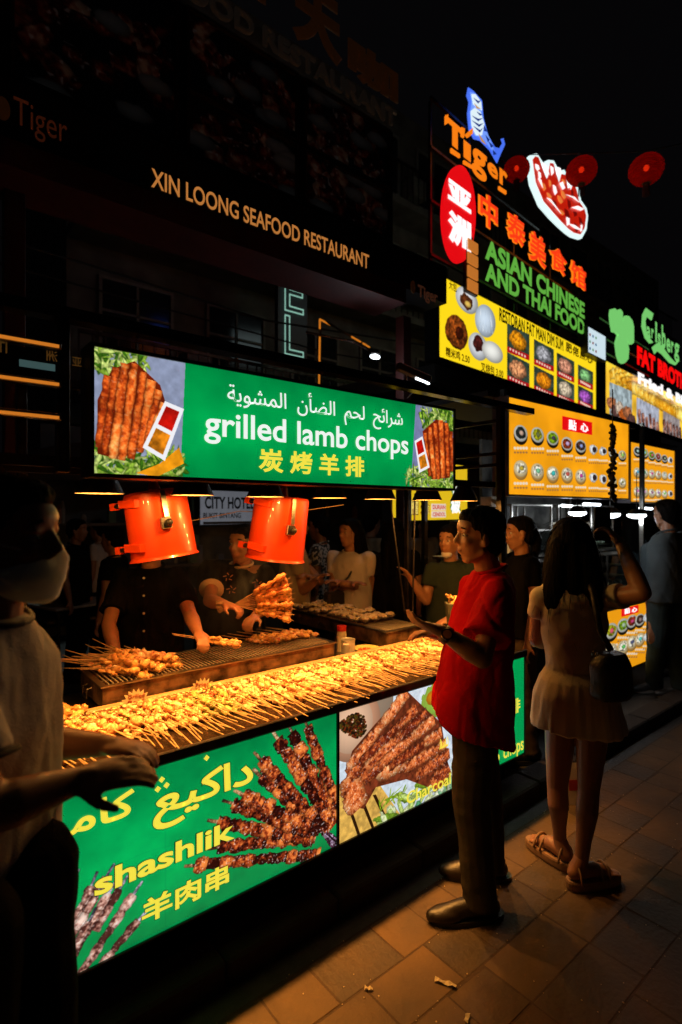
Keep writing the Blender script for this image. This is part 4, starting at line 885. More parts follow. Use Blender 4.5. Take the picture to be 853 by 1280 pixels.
# ================================================================ THE BIG RESTAURANT SIGN OVERHEAD
X=Panel(-1.6,3.2,3.385,0,3.84+1.6,1.5)
R=X.root('restaurant_signboard',label='huge dim restaurant signboard overhead with dark food posters and small gold lettering',cat='signboard')
bn=mat('navy_black_board',(.012,.012,.016),.4); rdv=mat('dark_red_valance',(.05,.003,.003),.7,var=.3,bump=.2)
b=MB(); b.box(0,0,.14,X.w,.3,.47); b.build('fascia',bn,R)
b=MB(); b.box(0,-.03,0,ony(505,3.2)[0]+1.6,.35,.14); b.build('valance',rdv,R)
pr=ony(497,3.2)[0]+1.6
b=MB(); b.box(0,.05,.47,pr,.25,1.43); b.build('backing',bn,R)
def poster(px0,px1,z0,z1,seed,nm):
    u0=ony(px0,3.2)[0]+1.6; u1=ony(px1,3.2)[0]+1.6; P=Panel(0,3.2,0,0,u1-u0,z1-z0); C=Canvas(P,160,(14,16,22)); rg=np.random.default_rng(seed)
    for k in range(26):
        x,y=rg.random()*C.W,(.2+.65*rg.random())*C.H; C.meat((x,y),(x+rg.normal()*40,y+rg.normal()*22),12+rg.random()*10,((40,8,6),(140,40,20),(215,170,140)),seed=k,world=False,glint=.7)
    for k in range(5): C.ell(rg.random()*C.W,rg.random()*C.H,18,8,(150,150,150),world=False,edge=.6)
    o=rect(R,'poster',img_mat('poster%d'%seed,C.a,.007,base=.5),u0,z0-3.385,u1,z1-3.385,y=.046-.002);  # weak glow put into the print so the poster shows in the dark
    b=MB(); t=.018
    for x0,z0_,x1,z1_ in ((u0-t,z0-t,u1+t,z0),(u0-t,z1,u1+t,z1+t),(u0-t,z0,u0,z1),(u1,z0,u1+t,z1)): b.box(x0,.02,z0_-3.385,x1,.05,z1_-3.385)
    b.build('poster_frame',mat('brown_frame',(.05,.03,.02),.5),R)
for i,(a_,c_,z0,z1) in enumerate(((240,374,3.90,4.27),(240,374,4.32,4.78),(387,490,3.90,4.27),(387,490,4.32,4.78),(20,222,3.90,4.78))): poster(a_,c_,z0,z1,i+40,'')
gold=mat('glowing_gold_letter',(.5,.28,.1),.5,emit=s2l((205,130,62)),es=.75)  # brightness of the gold letters put in as emission
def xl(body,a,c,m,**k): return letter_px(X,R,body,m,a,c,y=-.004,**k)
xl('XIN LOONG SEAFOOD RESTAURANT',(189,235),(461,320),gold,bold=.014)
dg=mat('dim_gold_letter',(.2,.1,.03),.5,emit=s2l((60,32,12)),es=.13); dw=mat('dim_pale_letter',(.25,.22,.2),.5,emit=s2l((40,34,28)),es=.14)  # faint emission put into these letters so they show
for k,(ch,x0,x1,zz,hh) in enumerate((('X',0,0,0,0),)): pass
def topl(body,px0,px1,z0,z1,m,bold):
    u0=ony(px0,3.2)[0]+1.6; u1=ony(px1,3.2)[0]+1.6; lettering(R,body,m,u0,z0-3.385,u1,z1-3.385,y=.03,bold=bold,depth=.03)
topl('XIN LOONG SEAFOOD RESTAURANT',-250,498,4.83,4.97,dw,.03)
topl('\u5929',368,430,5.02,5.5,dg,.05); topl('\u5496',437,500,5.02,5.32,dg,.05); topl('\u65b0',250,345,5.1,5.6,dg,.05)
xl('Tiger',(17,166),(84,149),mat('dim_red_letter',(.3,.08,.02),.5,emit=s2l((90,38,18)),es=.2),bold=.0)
b=MB(); u,v=X.uv(3,137); b.loft([((u,-.003,v),.02,.035,0)],n=20) if 0 else b.prism([(u+.035*cos(k*pi/8),v+.06*sin(k*pi/8)) for k in range(16)],0,.003); b.v=[(x,-.003-z,y) for x,y,z in b.v]; b.build('emblem',dg,R)
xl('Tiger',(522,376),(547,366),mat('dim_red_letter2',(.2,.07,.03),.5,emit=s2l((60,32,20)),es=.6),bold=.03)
b=MB(); u,v=X.uv(516,360); b.prism([(u+.03*cos(k*pi/8),v+.055*sin(k*pi/8)) for k in range(16)],0,.003); b.v=[(x,-.003-z,y) for x,y,z in b.v]; b.build('emblem',dg,R)
for px,nm in ((505,'a'),(18,'b')):
    x=ony(px,3.45)[0]; b=MB(); b.box(x-.05,3.4,0,x+.05,3.5,3.4); tag(b.build('sign_post',mat('dark_red_post',(.035,.004,.003),.5,bump=.2),None,bevel=.004),'dark red steel post under the big signboard, '+('right of the long light box' if nm=='a' else 'behind the masked vendor'),'post')
# work lamps clamped near the post
def bulb_lamp(px,py,zc,label,e):
    p=wpt(px,py,zc); R=empty('street_lamp_head',p,label=label,cat='lamp'); b=MB(); b.ell((0,0,0),(.05,.03,.018)); b.build('lens',mat('cold_bulb',(1,1,1),.3,emit=(.85,.95,1),es=9),R,smooth=True)
    b=MB(); b.ell((0,0,.022),(.06,.04,.02)); b.tube([(0,0,.03),(-.15,.1,.12),(-.5,.3,.18)],.01,6); b.build('arm',dsteel,R)
    l=bpy.data.lights.new('street_light','POINT'); l.energy=e; l.color=(.8,.92,1); l.shadow_soft_size=.05; o=bpy.data.objects.new('street_light',l); COL.objects.link(o); o.parent=R; o.location=(0,-.02,-.06)
bulb_lamp(469,447,4.6,'small bright white lamp above the right half of the long light box',6)
p=wpt(522,472,3.6); R=empty('flood_lamp',p,radians(-10),label='clamped work lamp with a short white tube left of the yellow board',cat='lamp')
b=MB(); b.bar((-.16,0,.05),(.10,0,-.01),.045,.05); b.build('housing',lilac,R,bevel=.005); b=MB(); b.bar((-.02,-.01,-.012),(.09,-.01,-.034),.012,.014); b.build('tube',cwl,R)
b=MB(); b.tube([(-.09,0,.0),(-.08,0,-.07),(-.03,0,-.10),(.05,0,-.08),(.09,0,-.03)],.004,6); b.tube([(-.03,0,-.10),(-.08,0,-.15)],.004,6); b.build('cable',mat('pale_cable',(.3,.26,.22)),R)
# neon hotel letters and orange tube frame beyond
H=empty('hotel_neon_sign',(0,0,0),label='pale green outlined vertical hotel letters behind the street, above the light box',cat='neon sign')
HP=Panel(*[c for c in wpt(354,453,9.0)],0,1.1,1); H.location=HP.o
nm_=mat('mint_neon',(.2,.4,.35),.4,emit=s2l((165,225,205)),es=.6)
u0,_=HP.uv(355,440); u1,_=HP.uv(379,440)
hh=.66; v0=HP.uv(355,444)[1]
b=MB(); 
for k,ch in enumerate('LETOH'):
    lettering(H,ch,nm_,u0,v0+k*(hh+.06),u1,v0+k*(hh+.06)+hh,outline=.013,y=-.02)
b=MB(); b.box(u0-.1,.02,v0-.1,u1+.1,.12,v0+5*(hh+.06)+.1); b.build('backing',bn,H)
fr=mat('orange_tube',(.4,.15,.02),.4,emit=s2l((225,130,35)),es=.7); T=empty('light_tube_frame',wpt(400,400,7),label='thin orange light tubes in a corner shape right of the hotel letters',cat='neon sign')
def tube_px(a,c,za,zb): b=MB(); b.tube([wpt(*a,za)-T.location,wpt(*c,zb)-T.location],.012,6); b.build('light_tube',fr,T)
tube_px((400,400),(400,412),7,7); tube_px((400,422),(399,486),7,7); tube_px((400,400),(413,407),7,7.2)
for a,c in (((424,413),(438,421)),((440,422),(452,429)),((454,430),(462,435))): tube_px(a,c,7.3,7.6)
b=MB(); b.tube([wpt(401,399,7.05)-T.location,wpt(401,520,7.05)-T.location],.015,6); b.tube([wpt(401,399,7.05)-T.location,wpt(470,440,7.8)-T.location],.015,6); b.build('support',dsteel,T)
# white hotel board, yellow durian board, dark board low down
HB=pan_px(250,657,6.6,320,656,7.3,.42); R=HB.root('hotel_board',label='pale hotel board between the two orange hoods',cat='sign'); HB.box(.08,.02).build('housing',dsteel,R)
rect(R,'face',mat('pale_board',(.4,.42,.46),.5,emit=s2l((150,154,165)),es=.3),0,0,HB.w,HB.h,y=-.002)
letter_px(HB,R,'CITY HOTEL',ink,(256,637),(318,623),y=-.005,bold=.03); letter_px(HB,R,'BUKIT BINTANG',ink,(254,649),(301,642),y=-.005,bold=.02)
DB=pan_px(490,652,5.2,584,648,6.4,.62); R=DB.root('durian_board',label='yellow lit durian board seen behind the right end of the green light box',cat='sign'); DB.box(.1,.015).build('housing',black,R)
rect(R,'face',glow('durian_yellow',(238,196,30),.85),0,0,DB.w,DB.h,y=-.002)
for ch,x0,x1 in (('\u767d',497,509),('\u69b4',511,523),('\u9022',525,537)): letter_px(DB,R,ch,brn,(x0,645),(x1,626),y=-.005,bold=.07); letter_px(DB,R,ch,glow('pale_gold_print',(250,220,110),.9),(x0+1,644),(x1-1,627),y=-.008,bold=.02)
for y0,t in ((631,'DURIAN'),(640,'CENDOL')):
    u0,v0=DB.uv(539,y0+8); u1,v1=DB.uv(557,y0); b=MB(); b.box(u0,-.006,v0,u1,-.003,v1); b.build('white_patch',glow('patch_white',(240,225,205),.8),R); lettering(R,t,glow('patch_red',(200,60,40),.8),u0+.02,v0+.012,u1-.02,v1-.012,y=-.009,bold=.03)
letter_px(DB,R,'\u69b4',glow('patch_green',(30,130,50),.8),(563,620),(575,600),y=-.005,bold=.09); letter_px(DB,R,'\u69b4',nwht,(564,619),(574,601),y=-.008,bold=.02)
letter_px(DB,R,'\u6912',glow('patch_green',(30,130,50),.8),(562,644),(576,624),y=-.005,bold=.11); letter_px(DB,R,'\u6912',nwht,(563,643),(575,625),y=-.008,bold=.03)
FB=pan_px(444,754,5.3,486,752,5.9,.18); R=FB.root('low_board',label='dark low board with brown lettering behind the woman in the white top',cat='sign'); FB.box(.05,.01).build('housing',black,R)
letter_px(FB,R,'FISH CENTRE',mat('brown_letter',(.2,.06,.03),.5,emit=s2l((120,70,45)),es=.35),(446,748),(492,737),y=-.005,bold=.03)
# ---- lanterns
lanm=bpy.data.materials.new('red_lantern_silk'); lanm.use_nodes=True; N=lanm.node_tree.nodes; Lk=lanm.node_tree.links; N.clear()
tr=N.new('ShaderNodeBsdfTranslucent'); tr.inputs[0].default_value=(.7,.03,.015,1); tp_=N.new('ShaderNodeBsdfTransparent'); tp_.inputs[0].default_value=(1,.25,.15,1); mx=N.new('ShaderNodeMixShader'); mx.inputs[0].default_value=.2
gs=N.new('ShaderNodeBsdfDiffuse'); gs.inputs[0].default_value=(.5,.02,.01,1); mx2=N.new('ShaderNodeMixShader'); mx2.inputs[0].default_value=.35; out=N.new('ShaderNodeOutputMaterial')
Lk.new(tr.outputs[0],mx.inputs[1]); Lk.new(tp_.outputs[0],mx.inputs[2]); Lk.new(mx.outputs[0],mx2.inputs[1]); Lk.new(gs.outputs[0],mx2.inputs[2]); Lk.new(mx2.outputs[0],out.inputs[0])
for px,py,rad,zc,e,lab in ((646,213,.17,7.2,.06,'dimmest red paper lantern, left of the neon claws'),(727,215,.175,6.4,1.3,'round red paper lantern overlapping the right of the neon claws'),(808,213,.185,6.2,1.1,'round red paper lantern on its own at the far right')):
    p=wpt(px,py,zc); R=empty('red_lantern',p,label=lab,cat='lantern'); b=MB(); n=32; prof=[(cos(t)*(1-.05*(k%2)),sin(t)*.9) for k,t in enumerate([(-.42+.84*i/24)*pi for i in range(25)])]
    for j in range(24):
        vs=[(prof[q][0]*rad*cos(2*pi*k/n),prof[q][0]*rad*sin(2*pi*k/n),prof[q][1]*rad) for q in (j,j+1) for k in range(n)]; b.add(vs,[(k,(k+1)%n,n+(k+1)%n,n+k) for k in range(n)])
    b.build('paper_shade',lanm,R,smooth=True); b=MB(); b.tube([(0,0,rad*.74),(0,0,rad*.86)],rad*.25,16); b.tube([(0,0,-rad*.86),(0,0,-rad*.74)],rad*.25,16); b.build('cap_ring',mat('dull_gold',(.2,.08,.02),.5),R)
    b=MB()
    for k in range(14): a=2*pi*k/14; b.tube([(cos(a)*.03,sin(a)*.03,-rad*.86),(cos(a)*.035,sin(a)*.035,-rad*1.6)],.004,4)
    b.build('tassel',mat('dark_red_thread',(.08,.005,.003),.8),R)
    b=MB(); b.ell((0,0,rad*.1),(.03,.03,.035)); b.build('bulb',mat('lantern_bulb',(1,.3,.1),.4,emit=(1,.12,.03),es=4),R)
    l=bpy.data.lights.new('lantern_light','POINT'); l.energy=e; l.color=(1,.3,.12); l.shadow_soft_size=.03; o=bpy.data.objects.new('lantern_light',l); COL.objects.link(o); o.parent=R; o.location=(0,0,rad*.1)
b=MB(); b.tube([wpt(640,195,7.2)+Vector((0,0,.0)),wpt(727,193,6.4),wpt(808,190,6.2),wpt(1000,150,6.2)],.006,5); tag(b.build('lantern_wire',black),'thin dark wire that carries the red lanterns','wire')
# ================================================================ BUILDINGS BEHIND
wallm=mat('grubby_plaster',(.2,.18,.16),.85,col2=(.09,.08,.07),vs=2,bump=.3); winm=mat('dark_window_glass',(.02,.022,.025),.12); frm_=mat('window_frame_paint',(.25,.23,.21),.6)
BL=empty('apartment_building',(2,9,0),label='dim plastered building with windows and railings behind the stalls, upper left',cat='building')
b=MB(); b.box(0,0,3.0,22,6,11); b.build('wall',wallm,BL)
b=MB(); b.box(0,.5,0,22,6,3.0); b.build('ground_floor',mat('dark_shopfront',(.05,.045,.04),.6,bump=.3),BL)
for fl in range(3):
    for i in range(12):
        x=.5+i*1.8; z=4.0+fl*2.5
        b=MB(); b.box(x,-.02,z,x+1.1,.01,z+1.3); w=b.build('window',winm,BL)
        b=MB()
        for q in ((x-.05,-.06,z-.05,x+1.15,-.021,z),(x-.05,-.06,z+1.3,x+1.15,-.021,z+1.35),(x-.05,-.06,z,x,-.021,z+1.3),(x+1.1,-.06,z,x+1.15,-.021,z+1.3),(x+.53,-.05,z,x+.57,-.021,z+1.3),(x,-.05,z+.8,x+1.1,-.0215,z+.84)): b.box(*q)
        b.build('frame',frm_,w)
        if i%3==0: b=MB(); b.box(x+1.25,-.4,z-.1,x+1.7,-.02,z+.35); b.build('air_conditioner',frm_,BL,bevel=.02)
    b=MB(); b.box(0,-.7,3.3+fl*2.5,22,-.001,3.45+fl*2.5); b.build('balcony_slab',wallm,BL)
    b=MB(); b.box(0,-.7,4.2+fl*2.5,22,-.66,4.25+fl*2.5); b.build('railing',dsteel,BL)
    b=MB()
    for i in range(120): b.box(i*.18,-.69,3.45+fl*2.5,i*.18+.02,-.67,4.2+fl*2.5)
    tag(b.build('railing_bar',dsteel,BL),kind='stuff')
b=MB(); b.tube([(-3,6,4.4),(4,6.5,4.3),(12,6.2,4.9)],.015,5); b.tube([(-3,6,4.1),(5,6.5,4.05),(12,6.2,4.3)],.012,5); tag(b.build('overhead_cable',black),'two sagging overhead cables in front of the dim building','cable')
b=MB(); b.box(-1.5,2.0,2.30,3.3,2.06,2.34); tag(b.build('rain_gutter',mat('wet_dark_metal',(.05,.05,.05),.2,.8)),'thin dark metal edge with a faint shine above the light box','gutter')
# back of the eating street
def table(x,y,rz,label,c):
    R=empty('table',(x,y,0),rz,label=label,cat='table'); b=MB(); b.box(-.4,-.35,.72,.4,.35,.745); b.build('tabletop',c,R,bevel=.005)
    for sx in (-1,1):
        for sy in (-1,1): b=MB(); b.tube([(sx*.34,sy*.29,0),(sx*.34,sy*.29,.72)],.015,8); b.build('leg',dsteel,R)
def chair(x,y,rz,label,c):
    R=empty('plastic_chair',(x,y,0),rz,label=label,cat='chair'); b=MB(); b.box(-.2,-.2,.43,.2,.2,.45); b.build('seat',c,R,bevel=.008)
    b=MB(); b.box(-.2,.18,.45,.2,.2,.82); b.build('backrest',c,R,bevel=.008)
    for sx in (-1,1):
        for sy in (-1,1): b=MB(); b.tube([(sx*.19,sy*.19,0),(sx*.17,sy*.17,.43)],.016,6); b.build('leg',c,R)
tbm=mat('pale_tabletop',(.3,.28,.26),.4); chm=mat('red_chair_plastic',(.3,.02,.015),.4)
for px,zc,lab in ((95,5.6,'small pale topped table behind the masked vendor'),(330,6.5,'small pale topped table far behind the second cook'),(455,6.3,'small pale topped table far behind the woman in white')):
    p=wpt(px,700,zc); table(p.x,p.y,.3,lab,tbm); 
    for s in (-1,1): chair(p.x+.7*s,p.y+.1,s*pi/2*-1+.2,'red plastic chair '+('left' if s<0 else 'right')+' of the '+lab.split('small ')[1],chm)
ck=pan_px(70,735,7.0,125,732,7.6,1.15); R=ck.root('drinks_counter',label='steel drinks counter under a cold white tube, behind the masked vendor',cat='counter')
b=MB(); b.box(0,0,-.75,ck.w,.5,.0); b.build('cabinet',dsteel,R); b=MB(); b.box(0,.45,.0,ck.w,.5,1.0); b.build('back_panel',mat('pale_panel',(.35,.38,.38),.5,col2=(.12,.14,.14),vs=5),R); b=MB(); b.box(-.03,-.03,1.0,ck.w+.03,.5,1.06); b.build('roof',mat('teal_awning',(.02,.1,.09),.6),R)
b=MB(); b.box(.08,.22,.86,.5,.27,.90); b.build('tube_light',cwl,R)
for k in range(9): b=MB(); h=.12+.1*((k*7)%4)/4; b.tube([(.06+.065*k,.3,0),(.06+.065*k,.3,h)],.022,8); b.build('drink_bottle',mat('bottle_tint%d'%(k%3),((.3,.1,.05),(.1,.3,.15),(.4,.4,.4))[k%3],.2),R)
l=bpy.data.lights.new('counter_light','POINT'); l.energy=7; l.color=(.8,1,.97); l.shadow_soft_size=.1; o=bpy.data.objects.new('counter_light',l); COL.objects.link(o); o.parent=R; o.location=(.3,.15,.85)
def umbrella(px,py,zc,rad,label,c):
    p=wpt(px,py,zc); R=empty('market_umbrella',(p.x,p.y,0),label=label,cat='umbrella'); z=p.z; n=8; b=MB()
    b.add([(0,0,z+rad*.35)]+[(rad*cos(2*pi*k/n),rad*sin(2*pi*k/n),z) for k in range(n)]+[(rad*cos(2*pi*k/n),rad*sin(2*pi*k/n),z-.14) for k in range(n)],[(0,1+k,1+(k+1)%n) for k in range(n)]+[(1+k,9+k,9+(k+1)%n,1+(k+1)%n) for k in range(n)]); b.build('canopy',c,R)
    b=MB(); b.tube([(0,0,0),(0,0,z+rad*.3)],.02,8); b.build('pole',dsteel,R)
umbrella(95,592,6.2,1.1,'dark brown market umbrella behind the masked vendor',mat('brown_canvas',(.09,.05,.025),.8))
umbrella(405,600,7.5,1.3,'dark market umbrella behind the second orange hood',mat('dark_canvas2',(.05,.04,.035),.8))
# cluttered dark shopfront shelves
sh=empty('shopfront_shelf',(1.2,6.2,0),label='dim cluttered shop shelves behind the standing customers',cat='shelf')
for k in range(4): b=MB(); b.box(0,0,.5+k*.5,6,.35,.53+k*.5); b.build('shelf_board',mat('shelf_wood',(.12,.08,.05),.6),sh)
b=MB(); b.box(0,.351,.3,6,.4,2.6); b.build('back_panel',mat('shelf_back',(.10,.10,.10),.7,col2=(.03,.035,.035),vs=3),sh)
cm_=[mat('goods%d'%k,c,.5) for k,c in enumerate(((.35,.1,.05),(.1,.18,.1),(.3,.25,.2),(.12,.14,.2)))]; 
for k in range(90):
    x=rr.uniform(.1,5.8); sf=rr.randrange(4); s=rr.uniform(.04,.11); b=MB(); z=.531+sf*.5; h=rr.uniform(.08,.35)
    if k%2: b.box(x,.08,z,x+s,.08+s,z+h)
    else: b.tube([(x,.15,z),(x,.15,z+h*.7),(x,.15,z+h)],[s*.4,s*.4,s*.15],8)
    b.v=[(v[0]+1.2,v[1]+6.2,v[2]) for v in b.v]
    tag(b.build('boxed_goods' if k%2 else 'jar',cm_[k%4]),'small dim package or jar on the cluttered shop shelves','goods','goods on the dim shop shelves')
# ================================================================ PEOPLE
skin=mat('skin',(.34,.155,.08),.48,var=.12,vs=30,sss=.08,bump=.05,bs=400)
hairm=mat('black_hair',(.006,.005,.0045),.62,var=.5,vs=60,stretch=(1,1,.1),bump=.6,bs=120,spec=.03)
eyew=mat('eye_white',(.5,.45,.4),.3); iris=mat('dark_iris',(.01,.006,.004),.15); lipm=mat('lip',(.32,.09,.06),.45)
def cloth(n,c,var=.25): return mat(n,c,.85,var=var,vs=5,bump=.35,bs=300,spec=.03)
class Fig:
    def __init__(s, label, x, y, yaw, H, hyaw=None, group=None, vox=.008):
        s.R=empty('person',(x,y,0),label=label,cat='person',group=group); s.b=Vector((x,y,0)); s.yaw=radians(yaw); s.k=H/1.7; s.hy=radians(hyaw if hyaw is not None else yaw); s.vox=vox; s.J={}
        t=dict(pelvis=(0,0,.93),chest=(0,0,1.24),neck=(-.015,0,1.42),head=(.015,0,1.575))
        for q,n in ((1,'L'),(-1,'R')):
            t.update({'sh'+n:(-.01,q*.172,1.375),'el'+n:(-.02,q*.215,1.10),'wr'+n:(.04,q*.225,.86),'hip'+n:(0,q*.085,.90),'kn'+n:(.02,q*.095,.49),'an'+n:(-.03,q*.10,.085)})
        for n,p in t.items(): s.J[n]=s.loc(*p)
    def loc(s,x,y,z,yaw=None):
        a=s.yaw if yaw is None else yaw; k=s.k; return Vector((k*(x*cos(a)-y*sin(a)),k*(x*sin(a)+y*cos(a)),k*z))
    def w(s,px,py,zc): return wpt(px,py,zc)-s.b
    def set(s,**kw):
        for n,p in kw.items(): s.J[n]=p if isinstance(p,Vector) else s.w(*p)
        return s
    def H(s,x,y,z): return s.J['head']+s.loc(x,y,z,s.hy)
    def rot(s,a=None): return Matrix.Rotation(s.hy if a is None else a,3,'Z')
    def part(s,name,mb,m,vox=None,smooth=3,fn=None,parent=None,label=None):
        me=remesh(mb,vox or s.vox,smooth,fn); o=link(name,me,m,parent or s.R,True)
        if label: o['label']=label
        return o
    def head(s,mb,ear=True,detail=True):
        k=s.k; R=s.rot(); H=s.H; E=lambda c,r,Q=R: mb.ell(H(*c),[k*q for q in r],Q,nu=20,nv=14)
        E((-.014,0,.035),(.094,.073,.083)); E((.02,0,-.03),(.066,.058,.082)); E((.045,0,-.09),(.026,.026,.022)); E((.05,0,.045),(.04,.055,.04))
        mb.cap(H(-.02,0,-.05),s.J['neck']+Vector((0,0,-.01)),.05*k,.058*k)
        for q in (1,-1):
            mb.cap(H(0,q*.05,-.062),H(.05,q*.018,-.098),.017*k,.015*k); E((.055,q*.033,-.02),(.024,.022,.022))
            if ear: E((-.008,q*.074,-.005),(.02,.009,.032),R@Matrix.Rotation(q*.35,3,'Z')); E((-.004,q*.07,-.025),(.012,.01,.018))
        if detail:
            mb.cap(H(.079,0,.022),H(.098,0,-.018),.0075*k,.0125*k); 
            for q in (1,-1): E((.066,q*.032,.021),(.015,.019,.008)); E((.064,q*.032,-.006),(.013,.018,.006)); E((.09,q*.011,-.025),(.010,.007,.006)); mb.cap(H(.074,q*.012,.032),H(.066,q*.045,.03),.009*k,.007*k)
            E((.080,0,-.049),(.011,.022,.007)); E((.079,0,-.063),(.011,.019,.0075)); E((.07,0,-.04),(.014,.02,.014))
    def eyes(s):
        k=s.k
        for q in (1,-1):
            m=MB(); m.ell(s.H(.0655,q*.031,.009),.0115*k,nu=12,nv=8); e=m.build('eye',eyew,s.R,True)
            m=MB(); m.ell(s.H(.0735,q*.031,.008),.0056*k,nu=10,nv=6); m.build('iris',iris,e,True)
            m=MB(); m.tube([s.H(.078,q*.014,.034),s.H(.082,q*.03,.040),s.H(.072,q*.05,.034)],[.0025*k,.004*k,.002*k],6); m.build('eyebrow',hairm,s.R,True)
        m=MB(); m.tube([s.H(.078,-.02,-.057),s.H(.0875,0,-.056),s.H(.078,.02,-.057)],[.0025*k,.0048*k,.0025*k],8); m.build('lips',lipm,s.R,True)
    def arm(s,mb,n,r=(.047,.038,.026)):
        k=s.k; J=s.J; a,b,c=J['sh'+n],J['el'+n],J['wr'+n]; m=b.lerp(c,.3); mb.chain([a,b],[r[0]*k,r[1]*k]); mb.chain([b,m,c],[r[1]*k,(r[1]+.003)*k,r[2]*k])
    def hand(s,mb,n,d=None,up=None,curl=.5,spread=.16,thumb=.6,sz=1):
        """d: finger direction, up: back of the hand; curl bends the fingers away from up"""
        k=s.k*sz; w=s.J['wr'+n]; d=Vector(d).normalized() if d is not None else (w-s.J['el'+n]).normalized()
        up=Vector(up) if up is not None else Vector((0,0,1)); up=(up-d*up.dot(d)).normalized(); side=d.cross(up)*(1 if n=='L' else -1)
        R=Matrix((d,side,up)).transposed(); mb.ell(w+d*.045*k,(.052*k,.038*k,.016*k),R); mb.cap(w-d*.01*k,w+d*.03*k,.025*k,.022*k)
        for i,(L,o) in enumerate(((.068,-.028),(.076,-.0095),(.071,.0095),(.057,.028))):
            p=w+d*(.078*k)+side*o*k; a=-o*spread*8
            def dr(c): v=d*cos(c)-up*sin(c); return (v+side*(-a*-1)*.5).normalized()
            c1,c2,c3=curl*.5,curl*1.3,curl*2.0
            q1=p+dr(c1)*L*.45*k; q2=q1+dr(c2)*L*.32*k; q3=q2+dr(c3)*L*.25*k
            mb.chain([p-d*.02*k,p,q1,q2,q3],[.009*k,.009*k,.0082*k,.0075*k,.0065*k],n=8)
        t0=w+d*.02*k-side*.026*k; t1=t0+(d*.6-side*.7-up*thumb*.5).normalized()*.038*k; t2=t1+(d*.9-side*.15-up*thumb).normalized()*.032*k
        mb.chain([t0,t1,t2],[.014*k,.0105*k,.008*k],n=8)
    def legs(s,mb,r=(.085,.055,.032),frm=0):
        k=s.k; J=s.J
        for n in 'LR':
            h,kn,a=J['hip'+n],J['kn'+n],J['an'+n]; back=s.loc(-.018,0,0)
            mb.chain([h,h.lerp(kn,.45),kn],[r[0]*k,r[0]*.86*k,r[1]*k]); c=kn.lerp(a,.28)+back; mb.chain([kn,c,c.lerp(a,.55),a],[r[1]*k,(r[1]+.001)*k,r[1]*.72*k,r[2]*k])
    def foot(s,mb,n,yaw,L=.25,lift=0):
        k=s.k; a=s.J['an'+n]; d=Vector((cos(yaw),sin(yaw),0)); g=Vector((a.x,a.y,0)); mb.chain([a,g-d*.035*k+Vector((0,0,.04*k))],[.033*k,.033*k])
        mb.chain([g-d*.04*k+Vector((0,0,.035)),g+d*.06*k+Vector((0,0,.045)),g+d*.15*k+Vector((0,0,.025))],[.032*k,.035*k,.025*k])
        sd=Vector((-d.y,d.x,0))
        for i in range(5): o=(-.032+.016*i)*k; mb.cap(g+d*.14*k+sd*o+Vector((0,0,.018)),g+d*(.185-.008*abs(i-1))*k+sd*o+Vector((0,0,.014)),.011*k,.008*k,n=8)
    def core(s,mb): 
        k=s.k; J=s.J; mb.chain([J['pelvis'],J['chest'],J['neck']],[.07*k,.07*k,.05*k]); 
        for n in 'LR': mb.cap(J['chest']+Vector((0,0,.06*k)),J['sh'+n],.05*k,.045*k); mb.cap(J['pelvis'],J['hip'+n],.06*k,.06*k)
    def body(s,hands=None,bare=False,detail=True,feet=None,arms='LR',ear=True):
        mb=MB(); s.head(mb,detail=detail,ear=ear); s.core(mb); 
        for n in arms: s.arm(mb,n); s.hand(mb,n,**((hands or {}).get(n,{})))
        if bare: s.legs(mb,r=(.078,.048,.030))
        else:
            k=s.k
            for n in 'LR': mb.chain([s.J['hip'+n],s.J['kn'+n],s.J['an'+n]],[.055*k,.04*k,.03*k])
        if feet:
            for n,a in zip('LR',feet): s.foot(mb,n,a)
        o=s.part('body',mb,skin,smooth=2)
        if detail: s.eyes()
        return o
    def tee(s,m,zb=.86,w=(.20,.135),ch=(.185,.125),loose=.062,sl=.62,fold=.006,name='shirt',vox=None,wst=None,seed=0,sln='LR',cut=None,label=None,ridge=.006,shr=.06,tilt=0):
        k=s.k; mb=MB(); J=s.J; y=s.yaw; P=J['pelvis']; C=J['chest']
        def ctr(z): t=(z-.93)/(1.24-.93); return Vector((P.x+(C.x-P.x)*t,P.y+(C.y-P.y)*t,z*k)) if t>0 else Vector((P.x,P.y,z*k))
        w2=wst or ((w[0]+ch[0])/2,(w[1]+ch[1])/2)
        rings=[(ctr(zb),w[1]*k,w[0]*k,y,2.4,(tilt,0)),(ctr(zb+.12),w[1]*.97*k,w[0]*.97*k,y,2.4),(ctr(1.06),w2[1]*k,w2[0]*k,y,2.4),(ctr(1.22),ch[1]*k,ch[0]*k,y,2.4),(ctr(1.33),ch[1]*.9*k,ch[0]*.95*k,y,2.3),(ctr(1.385),ch[1]*.72*k,ch[0]*.75*k,y,2.2),(J['neck']+Vector((0,0,.005)),.07*k,.075*k,y)]
        mb.loft(rings,n=36)
        for n in 'LR':
            a,b=J['sh'+n],J['el'+n]; mb.cap(J['neck']-Vector((0,0,.055*k)),a-Vector((0,0,.008)),.05*k,.058*k)
            if sl>0 and n in sln: e=a.lerp(b,sl); mb.cap(a,a.lerp(b,sl*.4),shr*k,(shr+.003)*k); mb.cap(a,e,shr*.97*k,loose*k,flat=True,n=24)
